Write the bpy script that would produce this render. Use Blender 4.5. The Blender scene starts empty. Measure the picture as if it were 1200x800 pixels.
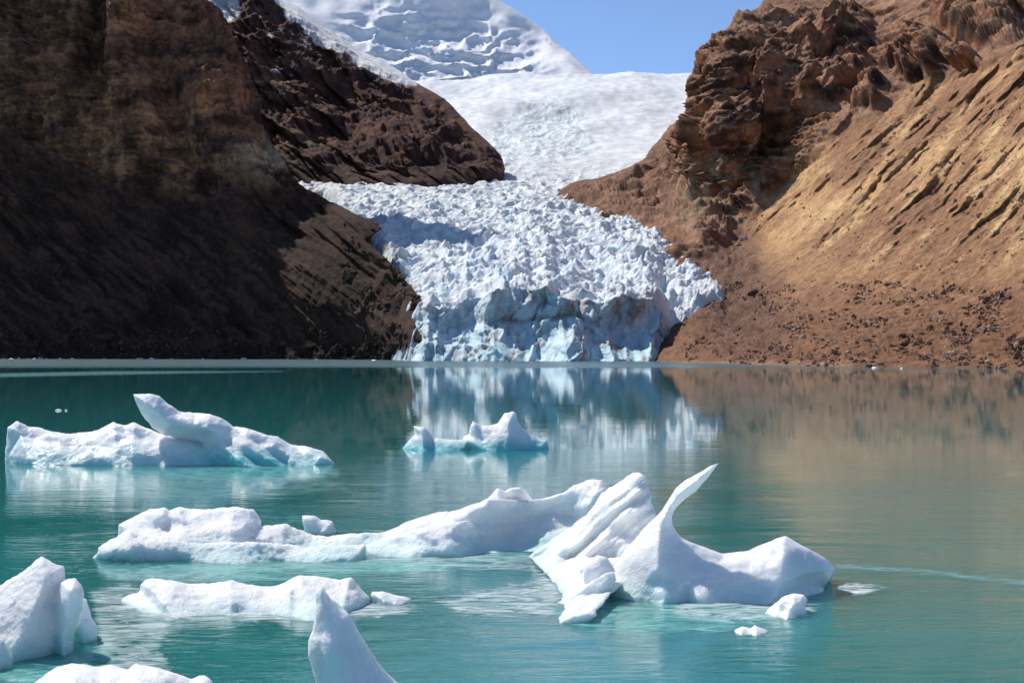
import bpy, math, random
import numpy as np
random.seed(7)
rng = np.random.default_rng(11)
scene = bpy.context.scene
C = scene.collection
# ------------------------------------------------------------------ camera
H0 = 5.0          # eye height above the lake, metres
F = 1666.7        # focal length in photo pixels (50 mm on 36 mm, 1200 px wide)
HY = 412.0        # horizon row in the photo
cam_d = bpy.data.cameras.new('camera'); cam_d.lens = 50; cam_d.sensor_width = 36
cam_d.shift_y = 0.01; cam_d.clip_end = 30000; cam_d.clip_start = 0.5
cam = bpy.data.objects.new('camera', cam_d); C.objects.link(cam)
cam.location = (0, 0, H0); cam.rotation_euler = (math.radians(90), 0, 0)
scene.camera = cam
# ------------------------------------------------------------------ light
SUN_EL = 47.0     # degrees
SUN_AZ = 44.0     # degrees left of the view direction, beyond the left mountain
w = bpy.data.worlds.new('World'); scene.world = w; w.use_nodes = True
nt = w.node_tree; nt.nodes.clear()
sky = nt.nodes.new('ShaderNodeTexSky'); sky.sky_type = 'NISHITA'; sky.sun_disc = False
sky.sun_elevation = math.radians(SUN_EL); sky.sun_rotation = math.radians(-SUN_AZ)
sky.altitude = 4500; sky.air_density = 1.0; sky.dust_density = 0.3; sky.ozone_density = 3.0
bg = nt.nodes.new('ShaderNodeBackground'); bg.inputs[1].default_value = 0.14
wo = nt.nodes.new('ShaderNodeOutputWorld')
nt.links.new(sky.outputs[0], bg.inputs[0]); nt.links.new(bg.outputs[0], wo.inputs[0])
sd = bpy.data.lights.new('sun', 'SUN'); sd.energy = 4.6; sd.angle = math.radians(0.5); sd.color = (1, 0.95, 0.87)
so = bpy.data.objects.new('sun', sd); C.objects.link(so)
so.rotation_euler = (math.radians(90 - SUN_EL), 0, math.radians(180 + SUN_AZ))
scene.view_settings.view_transform = 'Standard'; scene.view_settings.look = 'None'
scene.view_settings.exposure = 0.2; scene.view_settings.gamma = 1.0
scene.render.engine = 'CYCLES'

# ------------------------------------------------------------------ numpy noise
_r = np.random.default_rng(5)
PERM = _r.permutation(256).astype(np.int32); PERM = np.concatenate([PERM, PERM, PERM])
GR = _r.normal(size=(256, 3)); GR = (GR / np.linalg.norm(GR, axis=1)[:, None]).astype(np.float32)
def perlin(x, y, z):
    x, y, z = np.broadcast_arrays(np.float32(x), np.float32(y), np.float32(z))
    xi = np.floor(x); yi = np.floor(y); zi = np.floor(z)
    xf = x - xi; yf = y - yi; zf = z - zi
    X = xi.astype(np.int32) & 255; Y = yi.astype(np.int32) & 255; Z = zi.astype(np.int32) & 255
    fx = xf*xf*(3-2*xf); fy = yf*yf*(3-2*yf); fz = zf*zf*(3-2*zf)
    def c(i, j, k):
        g = GR[PERM[PERM[PERM[(X+i) & 255] + ((Y+j) & 255)] + ((Z+k) & 255)]]
        return g[..., 0]*(xf-i) + g[..., 1]*(yf-j) + g[..., 2]*(zf-k)
    a = c(0,0,0)*(1-fx) + c(1,0,0)*fx; b = c(0,1,0)*(1-fx) + c(1,1,0)*fx
    d = c(0,0,1)*(1-fx) + c(1,0,1)*fx; e = c(0,1,1)*(1-fx) + c(1,1,1)*fx
    a = a*(1-fy) + b*fy; d = d*(1-fy) + e*fy
    return (a*(1-fz) + d*fz) * 1.6
def fbm(x, y, z, n=4, g=0.5, l=2.03):
    s = 0; a = 1.0
    for i in range(n):
        s = s + a*perlin(x + 13.7*i, y + 7.1*i, z + 3.3*i); a *= g; x = x*l; y = y*l; z = z*l
    return s
def ridged(x, y, z, n=4, g=0.5, l=2.05):
    s = 0; a = 1.0; wgt = 1.0
    for i in range(n):
        v = 1 - np.abs(perlin(x + 11.3*i, y + 5.9*i, z + 8.2*i))*1.6
        v = np.clip(v, 0, 1)**2 * wgt
        wgt = np.clip(v*1.6, 0, 1); s = s + a*v; a *= g; x = x*l; y = y*l; z = z*l
    return s - 0.9
def sstep(a, b, x):
    t = np.clip((x-a)/(b-a), 0, 1); return t*t*(3-2*t)
def lerp(a, b, t): return a + (b-a)*t
def cell2(x, y, seed=0, jit=0.9):
    """worley: F1, F2, id-random, offset to the nearest point"""
    xi = np.floor(x).astype(np.int32); yi = np.floor(y).astype(np.int32)
    f1 = np.full(x.shape, 9.0, np.float32); f2 = f1.copy(); idr = np.zeros(x.shape, np.int32)
    ox = np.zeros(x.shape, np.float32); oy = ox.copy()
    for i in (-1, 0, 1):
        for j in (-1, 0, 1):
            cx = xi+i; cy = yi+j
            h = PERM[PERM[(cx+seed) & 255] + (cy & 255)]
            h2 = PERM[h + 37]; h3 = PERM[h + 91]
            px = cx + 0.5 + jit*(h2/255.0-0.5); py = cy + 0.5 + jit*(h3/255.0-0.5)
            dx = x-px; dy = y-py; d = np.sqrt(dx*dx+dy*dy)
            m = d < f1
            f2 = np.where(m, f1, np.minimum(f2, d)); f1 = np.where(m, d, f1)
            idr = np.where(m, h, idr); ox = np.where(m, dx, ox); oy = np.where(m, dy, oy)
    return f1, f2, idr, ox, oy
# ------------------------------------------------------------------ geometry helpers
def W(px, py, D):
    """photo column, photo row and distance -> world point"""
    return np.stack([(px-600)/F*D, D + 0*px, H0 + (HY-py)/F*D], -1)
def polydist(px, py, poly):
    """signed distance (positive inside) to a closed polygon and the nearest boundary point"""
    P = np.asarray(poly, np.float32); Q = np.roll(P, -1, 0)
    best = np.full(px.shape, 1e18, np.float32); bx = np.zeros(px.shape, np.float32); by = bx.copy()
    ins = np.zeros(px.shape, bool)
    for (ax, ay), (cx, cy) in zip(P, Q):
        dx = cx-ax; dy = cy-ay; L = dx*dx+dy*dy + 1e-9
        t = np.clip(((px-ax)*dx + (py-ay)*dy)/L, 0, 1)
        qx = ax+t*dx; qy = ay+t*dy; d = (px-qx)**2 + (py-qy)**2
        m = d < best; best = np.where(m, d, best); bx = np.where(m, qx, bx); by = np.where(m, qy, by)
        c = ((ay > py) != (cy > py))
        if abs(dy) > 1e-9: ins ^= c & (px < ax + (py-ay)/dy*dx)
    d = np.sqrt(best)
    return np.where(ins, d, -d), bx, by
def rbf(ctrl, px, py, smooth=0.0):
    c = np.array(ctrl, float); x = c[:, :2]/200.0; v = np.log(c[:, 2])
    def k(r2): return 0.5*r2*np.log(r2 + 1e-9)
    n = len(c); r2 = ((x[:, None]-x[None])**2).sum(-1)
    A = np.zeros((n+3, n+3)); A[:n, :n] = k(r2) + smooth*np.eye(n); A[:n, n] = 1; A[:n, n+1:] = x
    A[n, :n] = 1; A[n+1:, :n] = x.T
    s = np.linalg.solve(A, np.concatenate([v, [0, 0, 0]]))
    X = px/200.0; Y = py/200.0; o = s[n] + s[n+1]*X + s[n+2]*Y
    for i in range(n): o = o + s[i]*k((X-x[i, 0])**2 + (Y-x[i, 1])**2)
    return np.exp(o)
def grid_faces(nr, nc):
    i = np.arange(nr*nc).reshape(nr, nc)
    return np.stack([i[:-1, :-1], i[:-1, 1:], i[1:, 1:], i[1:, :-1]], -1).reshape(-1, 4)
def make_mesh(name, V, Fc, mat, cols=None, parent=None, smooth=True):
    me = bpy.data.meshes.new(name); n = len(V); m = len(Fc); k = Fc.shape[1]
    me.vertices.add(n); me.vertices.foreach_set('co', np.ascontiguousarray(V, np.float32).ravel())
    me.loops.add(m*k); me.loops.foreach_set('vertex_index', np.ascontiguousarray(Fc, np.int32).ravel())
    me.polygons.add(m); me.polygons.foreach_set('loop_start', np.arange(0, m*k, k, dtype=np.int32))
    me.polygons.foreach_set('use_smooth', np.full(m, smooth))
    me.update(calc_edges=True); me.validate()
    if cols:
        for an, arr in cols.items():
            arr = np.asarray(arr, np.float32).reshape(n, -1)
            if arr.shape[1] == 1:
                at = me.attributes.new(an, 'FLOAT', 'POINT'); at.data.foreach_set('value', arr.ravel())
            else:
                at = me.attributes.new(an, 'FLOAT_COLOR', 'POINT')
                at.data.foreach_set('color', np.concatenate([arr, np.ones((n, 1), np.float32)], 1).ravel())
    me.materials.append(mat)
    o = bpy.data.objects.new(name, me); C.objects.link(o)
    if parent: o.parent = parent
    return o
def tag(o, label=None, cat=None, group=None, kind=None):
    if label: o['label'] = label
    if cat: o['category'] = cat
    if group: o['group'] = group
    if kind: o['kind'] = kind
    return o
def gnormals(P):
    du = np.gradient(P, axis=1); dv = np.gradient(P, axis=0)
    n = np.cross(du, dv); n /= np.linalg.norm(n, axis=-1, keepdims=True) + 1e-9
    view = P - np.array([0, 0, H0])
    s = np.sign(np.median((n*view).sum(-1)))
    return -n*(s if s != 0 else 1)

# ------------------------------------------------------------------ materials
def newmat(name):
    m = bpy.data.materials.new(name); m.use_nodes = True; t = m.node_tree; t.nodes.clear()
    out = t.nodes.new('ShaderNodeOutputMaterial'); b = t.nodes.new('ShaderNodeBsdfPrincipled')
    t.links.new(b.outputs[0], out.inputs[0]); return m, t, b, out
def node(t, ty, **kw):
    n = t.nodes.new(ty)
    for k, v in kw.items():
        if k in n.inputs.keys(): n.inputs[k].default_value = v
        else: setattr(n, k, v)
    return n
def noise(t, scale, detail=4, rough=0.55, vec=None):
    n = node(t, 'ShaderNodeTexNoise', Scale=scale, Detail=detail, Roughness=rough)
    if vec is not None: t.links.new(vec, n.inputs['Vector'])
    return n
def mapped(t, scale=(1,1,1), rot=(0,0,0)):
    tc = t.nodes.new('ShaderNodeTexCoord'); mp = t.nodes.new('ShaderNodeMapping')
    mp.inputs['Scale'].default_value = scale; mp.inputs['Rotation'].default_value = rot
    t.links.new(tc.outputs['Object'], mp.inputs['Vector']); return mp.outputs[0]
def math_(t, op, a, b=None, c=None):
    n = t.nodes.new('ShaderNodeMath'); n.operation = op
    for i, v in enumerate((a, b, c)):
        if v is None: continue
        if isinstance(v, (int, float)): n.inputs[i].default_value = v
        else: t.links.new(v, n.inputs[i])
    return n.outputs[0]
def ramp(t, fac, stops):
    r = t.nodes.new('ShaderNodeValToRGB'); e = r.color_ramp.elements
    while len(e) < len(stops): e.new(0.5)
    for q, (p, c) in zip(e, stops):
        q.position = p; q.color = (c if len(c) == 4 else (*c, 1)) if not isinstance(c, (int, float)) else (c, c, c, 1)
    t.links.new(fac, r.inputs[0]); return r.outputs[0]
def mixc(t, fac, a, b, mode='MIX'):
    n = t.nodes.new('ShaderNodeMix'); n.data_type = 'RGBA'; n.blend_type = mode
    for s, v in ((0, fac), (6, a), (7, b)):
        if isinstance(v, (int, float)): n.inputs[s].default_value = v
        elif isinstance(v, tuple): n.inputs[s].default_value = (*v, 1) if len(v) == 3 else v
        else: t.links.new(v, n.inputs[s])
    return n.outputs[2]
def attr(t, name, out='Color'):
    a = t.nodes.new('ShaderNodeAttribute'); a.attribute_name = name; return a.outputs[out]

def rock_material(name, s1=0.25, bump=1.0):
    m, t, b, o = newmat(name)
    v = mapped(t); n1 = noise(t, s1, 8, 0.65, v); n2 = noise(t, s1*5, 5, 0.6, v)
    f = math_(t, 'ADD', math_(t, 'MULTIPLY', n1.outputs[0], 0.9), math_(t, 'MULTIPLY', n2.outputs[0], 0.6))
    k = ramp(t, f, [(0.5, 0.42), (0.75, 1.0), (1.0, 1.75)])
    col = mixc(t, 1.0, attr(t, 'col'), k, 'MULTIPLY')
    t.links.new(col, b.inputs['Base Color'])
    b.inputs['Roughness'].default_value = 0.92; b.inputs['Specular IOR Level'].default_value = 0.15
    bp = node(t, 'ShaderNodeBump', Strength=1.0, Distance=3.2*bump); t.links.new(f, bp.inputs['Height'])
    t.links.new(bp.outputs[0], b.inputs['Normal'])
    return m
M_rock = rock_material('rock', 0.22, 0.55)
M_far = rock_material('far_rock', 0.10, 1.6)

def ice_far_material(name, scale, bump, dist):
    m, t, b, o = newmat(name)
    v = mapped(t); n1 = noise(t, scale, 7, 0.6, v)
    k = ramp(t, n1.outputs[0], [(0.3, 0.86), (0.7, 1.04)])
    t.links.new(mixc(t, 1.0, attr(t, 'col'), k, 'MULTIPLY'), b.inputs['Base Color'])
    b.inputs['Roughness'].default_value = 0.7; b.inputs['Specular IOR Level'].default_value = 0.2
    bp = node(t, 'ShaderNodeBump', Strength=bump, Distance=dist); t.links.new(n1.outputs[0], bp.inputs['Height'])
    t.links.new(bp.outputs[0], b.inputs['Normal'])
    return m
M_glac = ice_far_material('glacier_ice', 0.35, 0.9, 1.4)
M_snow = ice_far_material('snow', 0.03, 0.35, 4.0)

def berg_material():
    m, t, b, o = newmat('berg_ice')
    v = mapped(t)
    n1 = noise(t, 2.2, 6, 0.6, v); n2 = noise(t, 22.0, 4, 0.6, v)
    grain = attr(t, 'grain', 'Fac')
    teal = attr(t, 'teal', 'Fac')
    base = mixc(t, n1.outputs[0], (0.93, 0.93, 0.92), (0.97, 0.965, 0.955))
    base = mixc(t, teal, base, (0.25, 0.66, 0.66))
    t.links.new(base, b.inputs['Base Color'])
    t.links.new(ramp(t, grain, [(0.0, 0.2), (1.0, 0.55)]), b.inputs['Roughness'])
    b.inputs['IOR'].default_value = 1.31
    b.inputs['Subsurface Weight'].default_value = 0.85
    b.inputs['Subsurface Radius'].default_value = (1.0, 1.0, 1.0)
    b.inputs['Subsurface Scale'].default_value = 0.22
    g = math_(t, 'MULTIPLY', n2.outputs[0], math_(t, 'ADD', math_(t, 'MULTIPLY', grain, 3.2), 0.12))
    vr = node(t, 'ShaderNodeTexVoronoi', Scale=5.0); vr.feature = 'SMOOTH_F1'; vr.inputs['Smoothness'].default_value = 0.6; t.links.new(v, vr.inputs['Vector'])
    h = math_(t, 'ADD', math_(t, 'ADD', g, math_(t, 'MULTIPLY', n1.outputs[0], 1.2)), math_(t, 'MULTIPLY', vr.outputs[0], 0.7))
    bp = node(t, 'ShaderNodeBump', Strength=0.8, Distance=0.03); t.links.new(h, bp.inputs['Height'])
    t.links.new(bp.outputs[0], b.inputs['Normal'])
    return m
M_berg = berg_material()

def water_material():
    m, t, b, o = newmat('lake_water')
    tc = t.nodes.new('ShaderNodeTexCoord'); sx = t.nodes.new('ShaderNodeSeparateXYZ')
    t.links.new(tc.outputs['Object'], sx.inputs[0])
    Y = sx.outputs[1]; X = sx.outputs[0]
    vs = mapped(t, (0.55, 1.5, 1)); vm = mapped(t, (0.10, 0.32, 1)); vl = mapped(t, (0.004, 0.02, 1))
    n1 = noise(t, 2.6, 4, 0.6, vs); n2 = noise(t, 1.2, 4, 0.55, vm); n3 = noise(t, 1.0, 3, 0.5, vl)
    n1.inputs['Distortion'].default_value = 0.8; n2.inputs['Distortion'].default_value = 1.2
    near = node(t, 'ShaderNodeMapRange'); near.inputs[1].default_value = 20; near.inputs[2].default_value = 75
    near.inputs[3].default_value = 1.0; near.inputs[4].default_value = 0.03; t.links.new(Y, near.inputs[0])
    # ruffled patches in the nearer water
    vp = mapped(t, (0.05, 0.11, 1)); n4 = noise(t, 1.0, 4, 0.6, vp)
    patch = ramp(t, n4.outputs[0], [(0.38, 0.15), (0.62, 1.0)])
    far = node(t, 'ShaderNodeMapRange'); far.inputs[1].default_value = 380; far.inputs[2].default_value = 520
    t.links.new(math_(t, 'ADD', Y, math_(t, 'MULTIPLY', math_(t, 'SUBTRACT', n3.outputs[0], 0.5), 160.0)), far.inputs[0])
    a1 = math_(t, 'MULTIPLY', near.outputs[0], patch)
    h = math_(t, 'ADD', math_(t, 'MULTIPLY', n1.outputs[0], math_(t, 'MULTIPLY', a1, 0.022)),
              math_(t, 'MULTIPLY', n2.outputs[0], math_(t, 'ADD', math_(t, 'MULTIPLY', a1, 0.05), 0.004)))
    bp = node(t, 'ShaderNodeBump', Strength=1.0, Distance=1.0); t.links.new(h, bp.inputs['Height'])
    t.links.new(bp.outputs[0], b.inputs['Normal'])
    col = mixc(t, n4.outputs[0], (0.010, 0.125, 0.120), (0.030, 0.25, 0.25))
    col = mixc(t, far.outputs[0], col, (0.08, 0.15, 0.17))  # far strip greyed, standing in for sky reflected by ruffled water
    t.links.new(col, b.inputs['Base Color'])
    rg = math_(t, 'ADD', math_(t, 'MULTIPLY', far.outputs[0], 0.25), 0.015)
    t.links.new(rg, b.inputs['Roughness'])
    b.inputs['IOR'].default_value = 1.33
    b.subsurface_method = 'BURLEY'; b.inputs['Subsurface Weight'].default_value = 1.0; b.inputs['Subsurface Radius'].default_value = (0.5, 1.0, 1.0); b.inputs['Subsurface Scale'].default_value = 2.5
    return m
M_water = water_material()

def slush_material():
    m, t, b, o = newmat('slush_glare_film')
    v = mapped(t, (0.7, 1.6, 1)); n1 = noise(t, 1.5, 10, 0.7, v); n1.inputs['Distortion'].default_value = 1.8
    d = attr(t, 'dens', 'Fac')
    a = math_(t, 'ADD', math_(t, 'MULTIPLY', math_(t, 'SUBTRACT', n1.outputs[0], 0.5), 3.8), math_(t, 'SUBTRACT', math_(t, 'MULTIPLY', d, 1.25), 0.80))
    a = ramp(t, a, [(0.0, 0.0), (1.0, 1.0)])
    a = math_(t, 'MULTIPLY', a, attr(t, 'opac', 'Fac'))
    tr = t.nodes.new('ShaderNodeBsdfTransparent'); mx = t.nodes.new('ShaderNodeMixShader')
    t.links.new(a, mx.inputs[0]); t.links.new(tr.outputs[0], mx.inputs[1]); t.links.new(b.outputs[0], mx.inputs[2])
    t.links.new(mx.outputs[0], o.inputs[0])
    b.inputs['Roughness'].default_value = 0.5; b.inputs['Specular IOR Level'].default_value = 0.2; t.links.new(attr(t, 'col'), b.inputs['Base Color'])
    bp = node(t, 'ShaderNodeBump', Strength=0.5, Distance=0.02); t.links.new(n1.outputs[0], bp.inputs['Height'])
    t.links.new(bp.outputs[0], b.inputs['Normal'])
    return m
M_slush = slush_material()

# ------------------------------------------------------------------ lake
def water_plane():
    xs = np.array([-4000, -600, -60, 60, 600, 4000.0]); ys = np.array([-400, 0, 60, 200, 600, 1400, 6000.0])
    X, Y = np.meshgrid(xs, ys); P = np.stack([X, Y, 0*X], -1).reshape(-1, 3)
    return tag(make_mesh('lake_water', P, grid_faces(len(ys), len(xs)), M_water), kind='structure', label='teal glacial lake with rippled and mirror calm patches')
water_plane()

# ------------------------------------------------------------------ mountain sheets
def sheet(name, poly, ctrl, box, step, disp, colour, mat, recede=6.0, pull=0.8, label=None, smooth=0.0, dmod=None):
    u0, u1, v0, v1 = box
    def axis(a, b, f0, f1):      # fine where the picture looks, coarse beyond it
        f0 = max(f0, a); f1 = min(f1, b)
        return np.unique(np.concatenate([np.arange(a, f0, step*3.5), np.arange(f0, f1, step), np.arange(f1, b+step, step*3.5)]))
    us = axis(u0, u1, -12, 1212); vs = axis(v0, v1, -12, 445)
    U, V = np.meshgrid(us.astype(np.float32), vs.astype(np.float32))
    d, bx, by = polydist(U, V, poly)
    e = np.maximum(-d, 0)
    gx = (bx-U); gy = (by-V); L = np.sqrt(gx*gx+gy*gy)+1e-6
    out = d < 0
    U2 = np.where(out, bx + gx/L*e*pull, U); V2 = np.where(out, by + gy/L*e*pull, V)
    D = rbf(ctrl, np.where(out, bx, U), np.where(out, by, V), smooth) + e*recede
    if dmod is not None: D = D + dmod(np.where(out, bx, U), np.where(out, by, V))
    P = W(U2, V2, D)
    N = gnormals(P)
    P2 = disp(P, N, U, V, np.where(out, 0, d))
    P2 = P + (P2 - P)*(np.exp(-e/3.0)*(0.22 + 0.78*sstep(0, 13, d)))[..., None]
    N2 = gnormals(P2)
    col = colour(P2, N2, U, V, np.where(out, 0, d))
    o = make_mesh(name, P2.reshape(-1, 3), grid_faces(*U.shape), mat, {'col': col.reshape(-1, 3)})
    return tag(o, kind='structure', label=label), P2
def mixv(a, b, t): return np.asarray(a, np.float32)*(1-t[..., None]) + np.asarray(b, np.float32)*t[..., None]
def blob(U, V, cx, cy, rx, ry, ang=0, soft=0.35):
    a = math.radians(ang); x = (U-cx)*math.cos(a) + (V-cy)*math.sin(a); y = -(U-cx)*math.sin(a) + (V-cy)*math.cos(a)
    r = np.sqrt((x/rx)**2+(y/ry)**2); return 1 - sstep(1-soft, 1+soft, r)
def cliffs(P, N, amp, zs=14.0, k=1.0):
    """ribbed, bedded rock faces: ribs run down the fall line, beds lie nearly level"""
    x, y, z = P[..., 0], P[..., 1], P[..., 2]
    wv = fbm(x/120, y/120, z/120, 3)
    ribs = ridged(x/85*k, y/85*k, z/190*k + 0.5*wv, 6, 0.50)
    zz = z/zs + 1.1*wv + 0.03*x/zs
    beds = sstep(0.1, 0.8, np.abs((zz % 1.0) - 0.5)*2) - 0.5
    b2z = z/zs*2.7 + 2.2*wv; b2 = sstep(0.2, 0.7, np.abs((b2z % 1.0)-0.5)*2) - 0.5
    pt = 0.35 + 0.65*sstep(-0.3, 0.4, fbm(x/50+5, y/50, z/30, 2))
    f = fbm(x/22*k, y/22*k, z/13*k, 5, 0.6)
    h = x*0.8 + y*0.6 + 9*wv
    c1, c2, ci, cx, cz = cell2(h/34 + 0.35*f, z/26 + 0.5*wv, 4); d1, d2, di, dx, dz = cell2(h/11 + 0.2*f, z/8 + 0.5*wv + 7, 8)
    e1 = sstep(0, 0.22, c2-c1); e2 = sstep(0, 0.25, d2-d1)
    blk = ((ci/255.0-0.5)*0.42 + cx*0.25)*e1 + ((di/255.0-0.5)*0.15 + dx*0.10 - dz*0.06)*e2
    f1_, f2_, fi, fx, fz_ = cell2(h/4.6 + 0.2*f + 3, z/3.6 + 0.4*wv, 12)
    blk = blk + ((fi/255.0-0.5)*0.07 + fx*0.05)*sstep(0, 0.25, f2_-f1_)
    crack = ridged(x/16, y/16, z/70, 3, 0.5)
    return amp*(0.42*ribs + 0.95*blk + pt*(0.15*beds + 0.07*b2) + 0.12*f + 0.07*crack)

# ---- snow peak, far behind
def disp_peak(P, N, U, V, d):
    x, y, z = P[..., 0], P[..., 1], P[..., 2]
    m = blob(U, V, 520, 62, 110, 48, 12, 0.5)
    n_ = fbm(U/40, V/30, 0*x, 2)
    ice = ridged(x/120, y/120, z/70 + 0.3*fbm(x/200, y/200, z/200, 2), 5, 0.55)
    a = 5*m*ridged(x/75, y/75, z/40, 6, 0.6) + 8*m*fbm(x/90, y/90, z/60, 6, 0.6) + 22*fbm(x/420, y/420, z/420, 3, 0.4) + 1.2*fbm(x/60, y/60, z/60, 3)
    sh = sstep(0.1, 0.5, perlin(x/330+3, y/330, z/90))*blob(U, V, 470, 12, 130, 26, 10, 0.5)*45
    P = P + N*(a*0.8 + sh)[..., None]
    ray = P - np.array([0, 0, H0]); ray /= np.linalg.norm(ray, axis=-1, keepdims=True)
    rs = 20*m*ridged(U/34 + 0.5*n_, V/15 + 0.3*n_, 2+0*x, 5, 0.55) + 40*fbm(U/90, V/60, 5+0*x, 3)
    return P - ray*rs[..., None]
def col_peak(P, N, U, V, d):
    x, y, z = P[..., 0], P[..., 1], P[..., 2]
    m = blob(U, V, 520, 62, 110, 48, 12, 0.5)
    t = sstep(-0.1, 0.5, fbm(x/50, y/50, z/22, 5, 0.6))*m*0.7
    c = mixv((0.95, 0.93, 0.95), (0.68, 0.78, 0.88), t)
    rk = sstep(0.35, 0.5, fbm(x/30, y/30, z/20, 3))*blob(U, V, 646, 44, 9, 7, 40)
    return mixv(c, (0.12, 0.10, 0.10), rk)
peak_poly = [(150, 200), (150, -260), (420, -260), (500, -90), (560, -22), (585, 0), (600, 8), (622, 24), (640, 37), (652, 51), (668, 62), (690, 84), (704, 95), (730, 120), (730, 200)]
sheet('snow_mountain', peak_poly,
      [(300, 120, 3750), (500, 120, 3700), (700, 110, 3650), (300, 0, 4045), (450, 0, 4030), (590, 0, 4010), (660, 60, 3825), (300, -200, 4720), (480, -120, 4400)],
      (150, 760, -270, 200), 2.0, disp_peak, col_peak, M_snow, recede=14, pull=0.7,
      label='snow covered mountain rising behind the glacier in blue shade')

# ---- middle ridge on the left, capped with snow
mid_poly = [(130, 260), (130, -160), (250, -120), (300, -30), (325, -3), (350, 8), (374, 26), (400, 44), (420, 58), (445, 69), (470, 84), (488, 97), (506, 106), (522, 116),
            (536, 130), (552, 148), (570, 164), (587, 181), (592, 198), (588, 225), (520, 250), (440, 265)]
CAPX = [300, 325, 350, 374, 400, 420, 445, 470, 488]; CAPY = [-30, -3, 8, 26, 44, 58, 69, 84, 97]
def cap_depth(U, V): return 170*(1 - np.clip((V-np.interp(U, CAPX, CAPY))/20.0, 0, 1))**1.3*sstep(300, 335, U)*sstep(525, 440, U)
def disp_mid(P, N, U, V, d):
    x, y, z = P[..., 0], P[..., 1], P[..., 2]
    lo = sstep(175, 205, V - 0.03*(U-450))
    cap = (1 - sstep(-1, 20, V-np.interp(U, [300, 325, 350, 374, 400, 420, 445, 470, 488], [-30, -3, 8, 26, 44, 58, 69, 84, 97])))*sstep(300, 335, U)*sstep(525, 440, U)
    ray = P - np.array([0, 0, H0]); ray /= np.linalg.norm(ray, axis=-1, keepdims=True)
    a = cliffs(P, N, 17, 20, 1.0)*(1-0.75*lo)*(1-0.95*cap) + 10*fbm(x/140, y/140, z/140, 3)
    tooth = np.exp(-d/5.0)
    ma = 0.80*V - 0.60*U; mb = 0.60*V + 0.80*U
    rr = 15*(ridged(ma/26, mb/120, 4+0*z, 5, 0.55) - 0.7*np.clip(1-np.abs(perlin(ma/10, mb/50, 1+0*z))*3, 0, 1))*(1-cap)*(0.35+0.65*(1-tooth))
    P = P + N*(a*(1-0.6*tooth))[..., None] + ray*(-rr)[..., None]
    return P
def col_mid(P, N, U, V, d):
    x, y, z = P[..., 0], P[..., 1], P[..., 2]
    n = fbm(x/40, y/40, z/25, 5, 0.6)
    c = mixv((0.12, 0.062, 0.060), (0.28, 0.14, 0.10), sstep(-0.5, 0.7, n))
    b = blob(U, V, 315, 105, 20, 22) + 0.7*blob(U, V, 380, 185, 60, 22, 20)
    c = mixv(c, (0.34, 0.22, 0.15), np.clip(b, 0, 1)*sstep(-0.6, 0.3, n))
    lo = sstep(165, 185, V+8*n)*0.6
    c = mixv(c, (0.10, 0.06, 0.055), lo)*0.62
    # snow: cap along the crest plus gully streaks
    cy = np.interp(U, [300, 325, 350, 374, 400, 420, 445, 470, 488], [-30, -3, 8, 26, 44, 58, 69, 84, 97])
    th = np.interp(U, [300, 322, 345, 372, 400, 404, 430, 455, 480, 490], [0, 6, 15, 18, 22, 12, 18, 18, 9, 0])
    s = 1 - sstep(th-1.5, th+1.0, V-cy + 2.5*n)
    s = s*(U > 318)*(U < 491)
    s2 = blob(U, V, 255, 2, 26, 22, 20, 0.15)
    st = sstep(0.42, 0.6, fbm(x/18, y/18, z/30+5, 4))*(blob(U, V, 335, 78, 14, 24, 0) + blob(U, V, 318, 30, 26, 12, 20) + blob(U, V, 350, 50, 16, 10))
    s = np.clip(s + s2 + st*0.8, 0, 1)
    c = mixv(c, (0.86, 0.87, 0.89), s)
    return c
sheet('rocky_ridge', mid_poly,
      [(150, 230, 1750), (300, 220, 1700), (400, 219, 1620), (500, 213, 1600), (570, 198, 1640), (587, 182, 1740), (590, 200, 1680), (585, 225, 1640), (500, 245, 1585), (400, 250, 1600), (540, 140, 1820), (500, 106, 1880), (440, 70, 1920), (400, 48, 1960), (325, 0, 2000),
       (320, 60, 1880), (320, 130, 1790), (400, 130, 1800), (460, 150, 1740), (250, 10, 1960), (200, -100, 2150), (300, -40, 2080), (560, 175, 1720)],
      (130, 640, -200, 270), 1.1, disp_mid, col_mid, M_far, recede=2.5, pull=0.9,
      dmod=cap_depth, label='dark rocky ridge with a snow cap left of the glacier')

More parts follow.
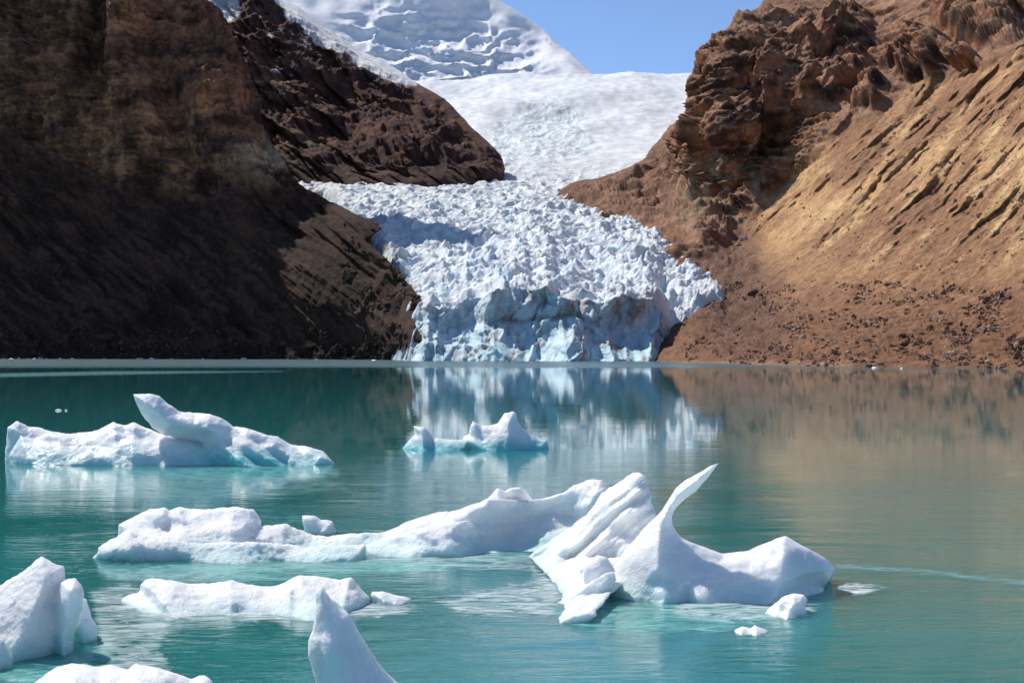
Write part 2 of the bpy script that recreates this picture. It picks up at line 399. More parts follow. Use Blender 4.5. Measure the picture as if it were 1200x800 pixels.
# ---- near mountain on the left, in shade
left_poly = [(-320, 470), (-320, -330), (180, -330), (222, -60), (240, 0), (252, 8), (262, 17), (269, 34), (275, 58), (290, 84), (303, 108), (308, 126), (306, 146), (318, 160), (330, 178),
             (341, 195), (345, 208), (366, 222), (384, 232), (404, 244), (420, 252), (442, 262), (447, 268), (438, 276), (426, 280), (446, 296), (462, 312), (478, 330), (490, 345), (494, 352),
             (484, 362), (486, 378), (492, 392), (505, 402), (522, 412), (534, 421), (545, 470)]
def disp_left(P, N, U, V, d):
    x, y, z = P[..., 0], P[..., 1], P[..., 2]
    # boundary between cliff (above) and talus (below)
    n0 = fbm(x/60, y/60, z/60, 3)
    vb = np.interp(U, [-300, 0, 60, 140, 230, 300, 345, 400, 470], [110, 150, 180, 215, 230, 218, 226, 236, 250]) + 16*n0
    cl = 1 - sstep(-12, 12, V - vb)
    low = sstep(395, 412, V)
    a = (cliffs(P, N, 26, 19) + 14*fbm(x/110, y/110, z/200, 3))*cl
    a += -22*blob(U, V, 113, 35, 15, 75, 4, 0.5) + 14*blob(U, V, 150, 70, 26, 95, -6, 0.5) - 14*blob(U, V, 205, 130, 18, 90, -25, 0.5) + 12*blob(U, V, 255, 150, 32, 90, -20, 0.5)
    al = 0.76*V - 0.64*U; dn = 0.64*V + 0.76*U
    g = ridged(al/26, dn/170, 3.1 + 0*z, 4, 0.55)
    t = 3.2*g + 5*fbm(al/90, dn/220, 0*z, 3) + 0.6*fbm(x/9, y/9, z/9, 4)
    mpp = np.clip(np.linalg.norm(np.gradient(P, axis=0), axis=-1)/np.gradient(V, axis=0), 0.4, 2.6)
    v1 = np.clip(1 - np.abs(perlin(al/16 + 0.3*n0, dn/90, 9 + 0*z))*2.8, 0, 1)*sstep(-0.3, 0.3, perlin(al/25, dn/60, 4+0*z))
    rs = mpp*(3.0*g + 4*fbm(al/70, dn/190, 0*z, 3) - 3.5*v1 + 1.0*ridged(al/9, dn/60, 7+0*z, 3, 0.5))*(1-cl)*(1-0.6*low)*1.8
    rs += mpp*low*(1.5*ridged(U/40, V/12, 3+0*z, 4, 0.55) + 1.0*fbm(U/14, V/7, 2+0*z, 4, 0.6))*sstep(422, 418, V)
    a += 0.8*fbm(x/8, y/8, z/8, 4)*(1-cl)
    ray = P - np.array([0, 0, H0]); ray /= np.linalg.norm(ray, axis=-1, keepdims=True)
    a += low*2.2*fbm(x/7, y/7, z/7, 4, 0.6)
    # moraine bench by the glacier
    mor = sstep(400, 470, U)*sstep(240, 280, V)
    a += mor*4*ridged(x/40, y/46, z/30, 4, 0.5)
    return P + N*a[..., None] - ray*rs[..., None]
def col_left(P, N, U, V, d):
    x, y, z = P[..., 0], P[..., 1], P[..., 2]
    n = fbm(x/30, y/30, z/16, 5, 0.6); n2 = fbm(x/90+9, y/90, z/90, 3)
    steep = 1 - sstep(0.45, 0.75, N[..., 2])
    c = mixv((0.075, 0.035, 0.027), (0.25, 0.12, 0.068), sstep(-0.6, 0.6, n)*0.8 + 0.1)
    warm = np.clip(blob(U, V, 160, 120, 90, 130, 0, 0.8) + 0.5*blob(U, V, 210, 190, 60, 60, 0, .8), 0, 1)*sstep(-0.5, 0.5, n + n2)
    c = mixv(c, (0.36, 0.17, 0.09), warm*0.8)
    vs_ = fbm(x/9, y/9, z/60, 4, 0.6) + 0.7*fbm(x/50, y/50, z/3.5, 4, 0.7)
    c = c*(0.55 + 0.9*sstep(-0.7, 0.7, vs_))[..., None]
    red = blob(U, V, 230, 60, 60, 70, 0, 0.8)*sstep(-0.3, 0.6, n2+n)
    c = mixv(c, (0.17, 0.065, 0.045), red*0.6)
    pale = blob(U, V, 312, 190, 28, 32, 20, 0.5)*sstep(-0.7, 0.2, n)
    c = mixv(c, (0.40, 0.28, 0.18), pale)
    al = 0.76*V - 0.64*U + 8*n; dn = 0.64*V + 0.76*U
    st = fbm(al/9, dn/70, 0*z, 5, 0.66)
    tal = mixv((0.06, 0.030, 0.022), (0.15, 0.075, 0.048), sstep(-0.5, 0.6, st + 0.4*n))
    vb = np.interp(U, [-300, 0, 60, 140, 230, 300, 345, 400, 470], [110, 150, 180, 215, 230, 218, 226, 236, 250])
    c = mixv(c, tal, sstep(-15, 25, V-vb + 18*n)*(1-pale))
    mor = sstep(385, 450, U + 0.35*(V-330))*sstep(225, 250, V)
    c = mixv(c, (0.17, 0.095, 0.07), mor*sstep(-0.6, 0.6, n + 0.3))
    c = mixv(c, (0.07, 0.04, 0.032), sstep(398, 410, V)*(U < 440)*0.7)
    return c*(0.62 + 0.42*(1-sstep(-25, 20, V-vb)))[..., None]*np.where(U > 330, 1 - 0.4*sstep(320, 380, U), 1)[..., None]  # right-hand talus and moraine darkened: shade painted into the rock colour
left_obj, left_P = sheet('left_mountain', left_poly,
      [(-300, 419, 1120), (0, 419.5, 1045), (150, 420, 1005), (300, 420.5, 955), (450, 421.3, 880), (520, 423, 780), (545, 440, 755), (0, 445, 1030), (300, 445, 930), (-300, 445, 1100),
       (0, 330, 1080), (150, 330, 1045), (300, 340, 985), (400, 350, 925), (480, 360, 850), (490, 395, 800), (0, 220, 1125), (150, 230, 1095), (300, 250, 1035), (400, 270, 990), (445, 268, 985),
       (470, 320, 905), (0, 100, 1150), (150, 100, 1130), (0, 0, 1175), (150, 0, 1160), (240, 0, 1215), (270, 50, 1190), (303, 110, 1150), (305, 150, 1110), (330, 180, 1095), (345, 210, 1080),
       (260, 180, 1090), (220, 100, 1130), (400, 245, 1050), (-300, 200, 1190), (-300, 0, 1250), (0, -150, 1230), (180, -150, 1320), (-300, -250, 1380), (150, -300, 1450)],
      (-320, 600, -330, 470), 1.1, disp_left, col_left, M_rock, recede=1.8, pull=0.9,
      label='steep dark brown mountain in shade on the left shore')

# ---- right mountain, sunlit
right_poly = [(1560, 500), (1560, -260), (1000, -260), (930, -90), (905, -8), (893, 2), (886, 12), (877, 16), (876, 11), (872, 18), (862, 22), (856, 38), (850, 44), (840, 48), (832, 58), (824, 66), (818, 82),
              (812, 96), (811, 132), (800, 142), (786, 148), (772, 163), (760, 176), (756, 186), (742, 193), (720, 203), (700, 210), (684, 211), (668, 215), (655, 226), (660, 245), (700, 300),
              (740, 330), (770, 350), (772, 384), (768, 424), (740, 500)]
def right_ctrl():
    return [(1550, 452, 245), (1400, 438, 320), (1200, 432.5, 408), (1100, 431, 440), (1000, 430, 464), (900, 428, 525), (850, 426.5, 580), (800, 425, 650), (772, 423.5, 740),
            (1400, 470, 290), (1200, 470, 370), (1000, 470, 420), (800, 470, 560),
            (1200, 400, 452), (1100, 400, 500), (1000, 400, 530), (900, 405, 600), (850, 405, 670), (800, 400, 760), (860, 380, 790), (875, 352, 835), (850, 328, 905), (800, 282, 1060), (745, 252, 1250), (690, 232, 1400), (668, 220, 1520),
            (1200, 300, 560), (1000, 330, 690), (900, 340, 800), (1000, 250, 850), (900, 290, 980), (1100, 200, 820), (1200, 200, 690), (1200, 100, 850), (1200, 62, 930), (1000, 190, 980), (900, 245, 1110),
            (860, 265, 1140), (860, 200, 1190), (870, 120, 1220), (830, 230, 1220), (820, 150, 1260), (815, 100, 1300), (780, 215, 1400), (760, 185, 1520), (800, 144, 1560), (700, 212, 1540),
            (940, 200, 1120), (940, 120, 1180), (950, 60, 1270), (900, 40, 1300), (885, 10, 1400), (1000, 120, 1150), (1000, 0, 1400), (1100, 100, 1080), (1100, 20, 1200), (1200, 40, 1060), (1200, -20, 1180),
            (1100, -120, 1550), (1000, -200, 1800), (1300, -200, 1500), (1550, -200, 1250), (1550, 0, 800), (1550, 200, 470), (1400, 200, 545), (1400, 50, 800), (1400, -50, 1000)]
def talus_mask(U, V, n0):
    vb = np.interp(U, [700, 850, 870, 895, 930, 970, 1000, 1050, 1100, 1150, 1200, 1300, 1600], [330, 278, 262, 240, 205, 165, 140, 118, 96, 84, 58, 10, -80])
    return sstep(-7, 9, V - vb + 9*n0), vb
def disp_right(P, N, U, V, d):
    x, y, z = P[..., 0], P[..., 1], P[..., 2]
    n0 = fbm(x/50, y/50, z/50, 3)
    ta, vb = talus_mask(U, V, n0)
    # upper ground: scree with craggy outcrops
    main = blob(U, V, 862, 150, 78, 140, 14, 0.35)
    crag_n = sstep(-0.05, 0.35, fbm(x/75, y/75, z/60, 4) + 0.1)
    band = blob(U, V, 965, 80, 55, 75, 35, 0.4)
    bump_ = 0; oc = 0
    for (cx, cy, rx, ry, an, h) in [(1098, 70, 16, 24, 0, 22), (1160, 12, 54, 38, -10, 22), (1003, 36, 22, 16, -20, 14), (968, 48, 20, 20, -35, 15), (1072, 88, 12, 10, 0, 10), (1045, 75, 10, 9, 0, 8),
                                    (985, 92, 36, 20, -30, 13), (1060, 62, 26, 10, -40, 7), (925, 95, 34, 50, 10, 17), (1130, 72, 24, 7, 10, 6), (860, 60, 34, 40, 20, 12), (1020, 120, 26, 9, -35, 7)]:
        b = blob(U + 8*n0 + 5*fbm(x/20, y/20, z/20, 3), V + 7*fbm(x/22+5, y/22, z/22, 3), cx, cy, rx, ry, an, 0.3)
        bump_ = bump_ + b*h; oc = np.maximum(oc, b)
    cr = np.clip(np.maximum(np.maximum(main, band*crag_n), np.maximum(0.45*crag_n, 0.9*oc)), 0, 1)
    a = cliffs(P, N, 25, 13)*cr + 9*cr + bump_*0.75
    a += 7*ridged(x/45, y/45, z/34, 5, 0.58)*sstep(815, 790, U)*(1-cr)
    a += -20*blob(U, V, 905, 165, 13, 60, 28, 0.6)
    a += 1.0*fbm(x/9, y/9, z/9, 4, 0.55)
    # lower slope: rills running down to the lake
    al = 0.76*V + 0.62*U + 0.00030*(U-850)**2; dn = 0.62*V - 0.76*U
    wv = 0.22*fbm(al/80, dn/160, 0*z, 3)
    up = sstep(-60, 0, vb - V)*sstep(900, 1040, U)       # deeper rills near the top of the talus
    g1 = ridged(al/34 + wv, dn/260, 0.7 + 0*z, 5, 0.52)
    g2 = ridged(al/13 + wv, dn/110, 5.2 + 0*z, 4, 0.58)
    g3 = ridged(al/50 + 1.3*wv, dn/240, 2.7 + 0*z, 5, 0.5)
    g1 = np.maximum(g1, -0.55); g3 = np.maximum(g3, -0.5)
    rill = sstep(330, 240, V)*0.75 + 0.25
    rr = sstep(980, 1150, U)*rill
    mpp = np.clip(np.linalg.norm(np.gradient(P, axis=0), axis=-1)/np.gradient(V, axis=0), 0.4, 2.6)
    s = mpp*(2.7*g1*rill + 1.0*g2*(0.3 + 0.7*rill) + 4.2*g3*rr*sstep(380, 150, V) + 3*fbm(al/60, dn/160, 3+0*z, 3)); sn = 0.8*fbm(x/7, y/7, z/7, 4, 0.62)
    # foot: hummocky moraine and slumped banks
    m1 = sstep(-0.25, 0.35, perlin(al/70, dn/90, 2+0*z))*rill*sstep(860, 990, U + 0.3*(200-V))
    p1 = perlin(al/17 + 1.2*wv, dn/90, 9 + 0*z); v1 = np.clip(1 - np.abs(p1)*2.6, 0, 1)*sstep(-0.2, 0.3, perlin(al/20, dn/60, 4+0*z))
    p2 = perlin(al/6.5 + 1.2*wv, dn/45, 12 + 0*z); v2 = np.clip(1 - np.abs(p2)*3.0, 0, 1)
    s -= mpp*(3.0*v1*m1 + 0.55*v2*rill)
    foot = sstep(345, 400, V)
    s = s*(1-0.75*foot); sn += foot*(1.6*fbm(x/26, y/30, z/16, 4, 0.5) + 1.1*ridged(x/24, y/36, z/14, 4, 0.5))
    mor = blob(U, V, 845, 320, 50, 95, -30, 0.5)
    sn += mor*(5*ridged(x/46, y/54, z/36, 4, 0.5) + 1.6*fbm(x/14, y/14, z/12, 4, 0.55))
    shore = lerp(0.15, 1, sstep(429, 414, V))
    ray = P - np.array([0, 0, H0]); ray /= np.linalg.norm(ray, axis=-1, keepdims=True)
    s = s*lerp(2.0, 1.2, sstep(250, 360, V))
    s += foot*mpp*(1.6*ridged(U/60 + V/50, V/13 + 0.12*U/13, 3+0*z, 4, 0.55) + 1.2*fbm(U/16, V/7, 2+0*z, 4, 0.6))
    return P + N*(a*(1-ta) + sn*shore*ta)[..., None] - ray*(s*shore*ta)[..., None]
def col_right(P, N, U, V, d):
    x, y, z = P[..., 0], P[..., 1], P[..., 2]
    n = fbm(x/26, y/26, z/14, 5, 0.6); n2 = fbm(x/80+4, y/80, z/60, 3); n0 = fbm(x/50, y/50, z/50, 3)
    ta, vb = talus_mask(U, V, n0)
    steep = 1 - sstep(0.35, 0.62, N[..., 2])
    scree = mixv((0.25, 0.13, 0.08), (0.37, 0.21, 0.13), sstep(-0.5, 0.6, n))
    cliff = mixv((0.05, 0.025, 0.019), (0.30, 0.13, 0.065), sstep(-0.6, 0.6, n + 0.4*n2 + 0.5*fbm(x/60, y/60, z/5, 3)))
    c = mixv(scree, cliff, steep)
    # pale weathered base of the cliff
    pale = blob(U, V, 838, 228, 60, 42, 10, 0.5)*sstep(-0.3, 0.5, fbm(x/12, y/12, z/20, 4))
    c = mixv(c, (0.36, 0.30, 0.20), pale*0.8)
    al = 0.76*V + 0.62*U + 0.00030*(U-850)**2 + 5*n; dn = 0.62*V - 0.76*U
    st = fbm(al/10, dn/90, 0*z, 5, 0.65); st2 = fbm(al/55+3, dn/120, 1+0*z, 3)
    tan = sstep(-0.35, 0.55, st*0.7 + st2*0.9)*sstep(380, 250, V + 20*n0)  # tan ground; bright streaks partly paint in sunlit gully sides
    t = mixv((0.29, 0.15, 0.082), (0.52, 0.31, 0.15), tan)
    t = mixv(t, (0.62, 0.42, 0.225), sstep(0.35, 0.7, st + 0.5*st2)*sstep(330, 260, V)*sstep(880, 960, U)*0.7)
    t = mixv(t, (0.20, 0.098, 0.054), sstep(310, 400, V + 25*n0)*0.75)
    spk = sstep(0.55, 0.75, fbm(x/3, y/3, z/3, 3))
    t = mixv(t, (0.45, 0.36, 0.30), spk*0.35)
    mor = blob(U, V, 845, 325, 55, 100, -30, 0.5)
    t = mixv(t, (0.15, 0.085, 0.065), mor*0.8)
    beach = sstep(421.5, 424, V)*(U < 1000)
    t = mixv(t, (0.33, 0.19, 0.12), beach*0.6)
    rs = (U < 800)*(V < 260)
    c = mixv(c, t, ta)
    c = mixv(c, mixv((0.19, 0.10, 0.07), (0.30, 0.17, 0.11), sstep(-0.5, 0.5, n)), np.clip(rs*1.0, 0, 1))
    return c
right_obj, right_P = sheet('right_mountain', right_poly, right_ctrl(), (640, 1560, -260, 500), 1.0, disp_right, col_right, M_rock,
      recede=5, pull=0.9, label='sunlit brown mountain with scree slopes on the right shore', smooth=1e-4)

# ------------------------------------------------------------------ glacier
def glacier():
    us = np.arange(330, 960, 1.3).astype(np.float32)
    topz_px = np.interp(us, [330, 480, 500, 520, 545, 570, 600, 640, 665, 700, 735, 760, 800, 830, 860, 875, 960],
                            [366, 366, 358, 362, 352, 345, 338, 336, 352, 356, 345, 352, 358, 350, 352, 360, 366])
    D0 = np.interp(us, [330, 490, 560, 640, 720, 800, 870, 960], [860, 812, 798, 790, 792, 800, 815, 850])
    topz_px = topz_px + 4.5*fbm(us/22, us*0, us*0+8, 4, 0.6)
    D0 = D0 + 10*perlin(us/38, us*0, us*0+2.2) + 4*perlin(us/13, us*0, us*0+5)
    nf = 78
    zref = H0 + (HY-topz_px)/F*D0
    rr_ = sstep(765, 790, us); topz_px = lerp(topz_px, np.interp(us, [770, 800, 840, 870, 960], [392, 390, 384, 372, 372]), rr_)
    D0 = D0 + rr_*18
    zt = H0 + (HY-topz_px)/F*D0
    rows = []; face = []
    for i in range(nf):
        t = i/(nf-1); z = -3 + (zt+3)*t
        lean = 6*t
        D = D0 + lean
        rows.append(np.stack([(us-600)/F*D, D, z], -1)); face.append(np.full(us.shape, 1.0))
    Ds = np.concatenate([np.arange(2, 900, 1.55), 900 + np.cumsum(np.linspace(1.6, 12, 270))])
    for dd in Ds:
        D = D0 + 6 + dd
        flat = sstep(0, 400, dd)
        D = lerp(D, 800 + dd + 0*us, flat)
        z = lerp(zt + (zref-zt)*sstep(0, 55, dd), 40, flat) + 0.19*np.minimum(dd, 900)
        if dd > 900: z = z + 0.262*(dd-900)
        rows.append(np.stack([(us-600)/F*D, D, z], -1)); face.append(np.full(us.shape, 0.0))
    P = np.array(rows, np.float32); fc = np.array(face, np.float32); U = np.broadcast_to(us, fc.shape)
    x, y, z = P[..., 0].copy(), P[..., 1].copy(), P[..., 2].copy()
    dd = np.concatenate([np.zeros(nf), Ds])[:, None] + 0*fc
    # crest undulation of the snowfield
    x, y = x.astype(np.float32), y.astype(np.float32)
    z = z + sstep(1100, 1900, dd)*34*fbm(x/420, y/600, 0*x, 3)
    # crevasse strength
    up = sstep(800, 1150, dd)
    ice2 = np.clip(blob(U, y, 655, 2150, 42, 420, 0, 0.6)*sstep(0.0, 0.35, fbm(x/160, y/260, 1+0*x, 3)+0.2) + blob(U, y, 590, 2050, 22, 300, 0, 0.5), 0, 1)
    ice2 = np.clip(ice2 + blob(U, y, 640, 2350, 45, 330, 0, 0.5), 0, 1)
    amp = lerp(1.0, 0.0, up) + up*0.8*ice2
    # seracs, two sizes, planar tilted tops
    wx = x + 9*perlin(x/45, y/60, 0*x); wy = y + 14*perlin(x/50+7, y/60, 0*x)
    rx = 0.82*wx + 0.57*wy*0.55; ry = -0.57*wx + 0.82*wy
    f1, f2, idr, ox, oy = cell2(rx/14.0, ry/12.0)
    r1 = idr/255.0; r2 = PERM[idr+17]/255.0
    soft = sstep(0.0, 0.35, f2-f1)
    h = ((r1-0.5)*2.6 + (-2.2 - 3.6*r2)*(ox*0.9 + 0.2) + 2.5*(r2-0.5)*oy)*soft
    cre = np.exp(-((f2-f1)/0.10)**2)
    h -= 2.0*cre
    g1, g2, idg, gx, gy = cell2(rx/8.0+31, ry/7.5, 9)
    q1 = idg/255.0
    j1, j2, jd, jx, jy = cell2(rx/36.0+11, ry/27.0, 21)
    h += ((jd/255.0-0.5)*3.0 - 3.6*jx + 2.0*jy)*sstep(0, 0.2, j2-j1)*sstep(420, 80, dd)
    h += 0.6*((q1-0.5)*1.0 - 1.3*gx)*sstep(0, 0.3, g2-g1) - 0.5*np.exp(-((g2-g1)/0.13)**2)
    fl = (y + 0.0022*(x-10)**2 + 22*perlin(x/45, y/70, 0*x+4) + 0.35*x)/17.0
    saw = fl - np.floor(fl); saw = np.where(saw < 0.75, saw/0.75, (1-saw)/0.25) - 0.5
    h += 3.6*saw*(0.5 + 0.8*sstep(-0.4, 0.4, perlin(x/30, y/40, 0*x+6)))
    h += 3.2*ridged((x + 0.22*(y-800)*(1-0.0006*(y-800)) + 8*perlin(x/40, y/60, 0*x+1))/21, y/130, 5+0*x, 4, 0.5)
    h += 3.6*ridged(rx/36, ry/24, 1+0*x, 5, 0.55) + 7*perlin(x/70, y/120, 0*x+7) + 0.9*fbm(x/6, y/9, 0*x, 4, 0.6)
    near = lerp(0.82, 0.44, sstep(350, 900, dd))
    hs = h*amp*near*1.12*sstep(-6, 14, dd + (fc < 0.5)*2)
    fr = fc*sstep(800, 770, U)
    hs = np.where(fc > 0.5, hs*0 + h*0.5*(1-fr)*sstep(0, 6, z), hs)
    # smooth snow rolls on the plateau
    hs += up*(5.5*fbm(x/80, y/150, 2+0*x, 3) + 1.0*fbm(x/18, y/30, 3+0*x, 3)*(0.3+ice2))
    z = z + hs
    # front face relief: collapsed scoops, blocky joints, vertical flutes
    zf = z/40.0
    wq = 0.5*perlin(x/30, z/30, 0*x)
    scoop = -ridged(x/60 + wq, 0*x+1.5, z/38 + wq, 5, 0.5)*6
    joint_gap = sstep(0.55, 0.95, 1 - np.abs(perlin(x/17 + wq, z/34 + 1.3*wq, 0*x+9))*5)
    k1, k2, ki, kx, kz = cell2(x/12.0 + 0.6*wq, z/15.0+4 + 0.6*wq, 3); l1, l2, li, lx, lz = cell2(x/4.5 + 0.6*wq, z/7.0+9, 5)
    butt = -13*(1 - np.abs(perlin(x/24 + 0.9*wq, z/60 + 0.5*wq, 0*x+11))*3.0).clip(0, 1) - 5*(1 - np.abs(perlin(x/9 + 0.9*wq, z/22, 0*x+15))*3.0).clip(0, 1)
    rel = butt + scoop*0.7 + joint_gap*1.3 - 3.0*fbm(x/13, z/16, 0*x, 5, 0.6) - 1.5*perlin(x/7, z/60, 0*x+2) - (ki/255.0-0.5)*4.5*sstep(0, 0.3, k2-k1) + 3.5*kx - 2.5*kz - (li/255.0-0.5)*1.3*sstep(0, .3, l2-l1) + 1.3*lx
    edge = 0.44 + 0.13*np.sin(x/21.0+0.5) + 0.10*perlin(x/14, 0*x, 0*x+3) + 0.25*sstep(10, -60, x)
    arch = 34*np.clip(1 - np.maximum(zf, 0)/edge, 0, 1)**1.1 + 5*sstep(0.03, -0.02, zf - edge) + 3*sstep(0.03, -0.02, zf - edge*0.45)
    joint_gap = np.maximum(joint_gap*0.6, np.exp(-((zf - edge - 0.05)/0.035)**2)*0.8)  # adds the dark shadow gap above the ledge, painted like the joints
    rel = rel*(0.25 + 0.75*fr); arch = arch*(0.25 + 0.75*fr)
    y = np.where(fc > 0.5, y + rel - arch*0.8, y + rel*np.exp(-dd/6.0))
    x = x + np.where(fc > 0.5, 1.2*perlin(x/6, z/6, 0*x), 0)
    # margins: ice dives under the mountainsides
    Lm = np.interp(y, [700, 800, 815, 960, 1120, 1200, 1260, 1400, 1480, 1600, 1700], [484, 486, 486, 462, 436, 425, 402, 394, 398, 380, 250])
    Rm = np.interp(y, [700, 790, 812, 850, 930, 1030, 1130, 1240, 1350, 1450, 1550, 1650, 1800], [868, 870, 874, 860, 836, 806, 775, 744, 694, 676, 690, 760, 960])
    pn = 6*perlin(x/20, y/20, 0*x)
    outp = np.maximum(np.maximum(Lm - U, U - Rm), 0) + 0
    ins = np.minimum(U - Lm, Rm - U) + pn
    rm = outp*y/F
    z = z - sstep(10, -2, ins)*4.0 - rm*3.5
    P = np.stack([x, y, z], -1)
    N = gnormals(P)
    # colour
    n = fbm(x/14, y/20, z/9, 4, 0.6); n2 = fbm(x/60, y/90, z/30, 3)
    white = mixv((0.66, 0.71, 0.76), (0.86, 0.87, 0.88), sstep(-0.4, 0.5, n))
    blue = (0.55, 0.73, 0.80)
    fb = np.where(fc > 0.5, (0.62 + 0.3*sstep(24, 6, z))*sstep(805, 775, U), 0.0)
    steepf = 1 - sstep(0.25, 0.7, N[..., 2])
    leftb = sstep(560, 420, U)*0.5 + 0.12
    bl = np.clip(np.maximum(fb*sstep(-0.9, 0.3, n + 0.2), steepf*leftb*(1-up)*1.3 + 0.75*cre*amp*(fc < 0.5)), 0, 1)
    bl = np.maximum(bl, ice2*up*(0.25 + 0.4*steepf))  # shaded crevasse patches of the snowfield painted in as bluer ice
    c = mixv(white, blue, bl)
    c = mixv(c, (0.36, 0.62, 0.70), np.where(fc > 0.5, sstep(-0.2, 0.5, n2)*0.6*sstep(805, 775, U), 0))
    # dirt in joints, near margins and toward the snout; ledge shadow gap painted in too
    marg = np.exp(-np.maximum(ins, 0)/14.0)*(1-up)
    dirt_shade = np.clip(np.where(fc > 0.5, joint_gap*0.8*sstep(-0.4, 0.3, n2+n*0.5) + 0.6*sstep(0.15, 0.7, fbm(x/12, y/16, z/22, 5, 0.65)) + 0.35*sstep(0.55, 0.8, z/40)*sstep(-0.3, 0.5, n), 0) + marg*0.65*sstep(-0.3, 0.5, n) +
                   (fc < 0.5)*sstep(60, 0, dd)*0.25*sstep(-0.2, 0.6, n) + (fc < 0.5)*0.22*sstep(0.1, 0.6, n2+0.5*n)*(1-up)*sstep(500, 100, dd), 0, 1)
    c = mixv(c, (0.30, 0.25, 0.22), dirt_shade)
    c = mixv(c, (0.16, 0.10, 0.07), (fc < 0.5)*blob(U, y, 800, 1020, 4, 7)*0)
    o = make_mesh('glacier', P.reshape(-1, 3), grid_faces(*fc.shape), M_glac, {'col': c.reshape(-1, 3)}, smooth=True)
    tag(o, kind='structure', label='crevassed white glacier tongue ending in a blue ice cliff at the lake')
glacier()

# ------------------------------------------------------------------ icebergs: implicit solids meshed with surface nets
def surface_nets(Fd, org, cell):
    """Fd > 0 inside. returns verts (grid space mapped), quads"""
    nx, ny, nz = Fd.shape; s = Fd > 0
    cnt = np.zeros((nx-1, ny-1, nz-1), np.uint8)
    for i in (0, 1):
        for j in (0, 1):
            for k in (0, 1): cnt += s[i:nx-1+i, j:ny-1+j, k:nz-1+k]
    act = (cnt > 0) & (cnt < 8); I = np.argwhere(act)
    idx = np.full(act.shape, -1, np.int32); idx[act] = np.arange(len(I))
    acc = np.zeros((len(I), 3)); num = np.zeros(len(I))
    cs = [(i, j, k) for i in (0, 1) for j in (0, 1) for k in (0, 1)]
    val = {c: Fd[I[:, 0]+c[0], I[:, 1]+c[1], I[:, 2]+c[2]] for c in cs}
    for a in cs:
        for ax in range(3):
            if a[ax] == 0:
                b = list(a); b[ax] = 1; b = tuple(b)
                va, vb = val[a], val[b]; m = (va > 0) != (vb > 0)
                t = np.where(m, va/(va-vb+1e-12), 0)
                p = np.tile(np.array(a, float), (len(I), 1)); p[:, ax] += t
                acc += p*m[:, None]; num += m
    Vv = (I + acc/num[:, None])*np.array(cell) + np.array(org)
    quads = []
    for ax in range(3):
        o1, o2 = [a for a in range(3) if a != ax]
        sl0 = [slice(None)]*3; sl1 = [slice(None)]*3
        sl0[ax] = slice(0, -1); sl1[ax] = slice(1, None)
        for o in (o1, o2): sl0[o] = slice(1, -1); sl1[o] = slice(1, -1)
        A = s[tuple(sl0)]; B = s[tuple(sl1)]; E = np.argwhere(A != B); flip = A[A != B]
        e = E.copy(); e[:, o1] += 1; e[:, o2] += 1
        def g(d1, d2):
            q = e.copy(); q[:, o1] += d1; q[:, o2] += d2; return idx[q[:, 0], q[:, 1], q[:, 2]]
        q = np.stack([g(-1, -1), g(0, -1), g(0, 0), g(-1, 0)], -1)
        if ax == 1: flip = ~flip
        q = np.where(flip[:, None], q, q[:, ::-1]); quads.append(q)
    return Vv, np.concatenate(quads)
def smax(a, b, k):
    h = np.clip(0.5 + 0.5*(a-b)/k, 0, 1); return b*(1-h) + a*h + k*h*(1-h)
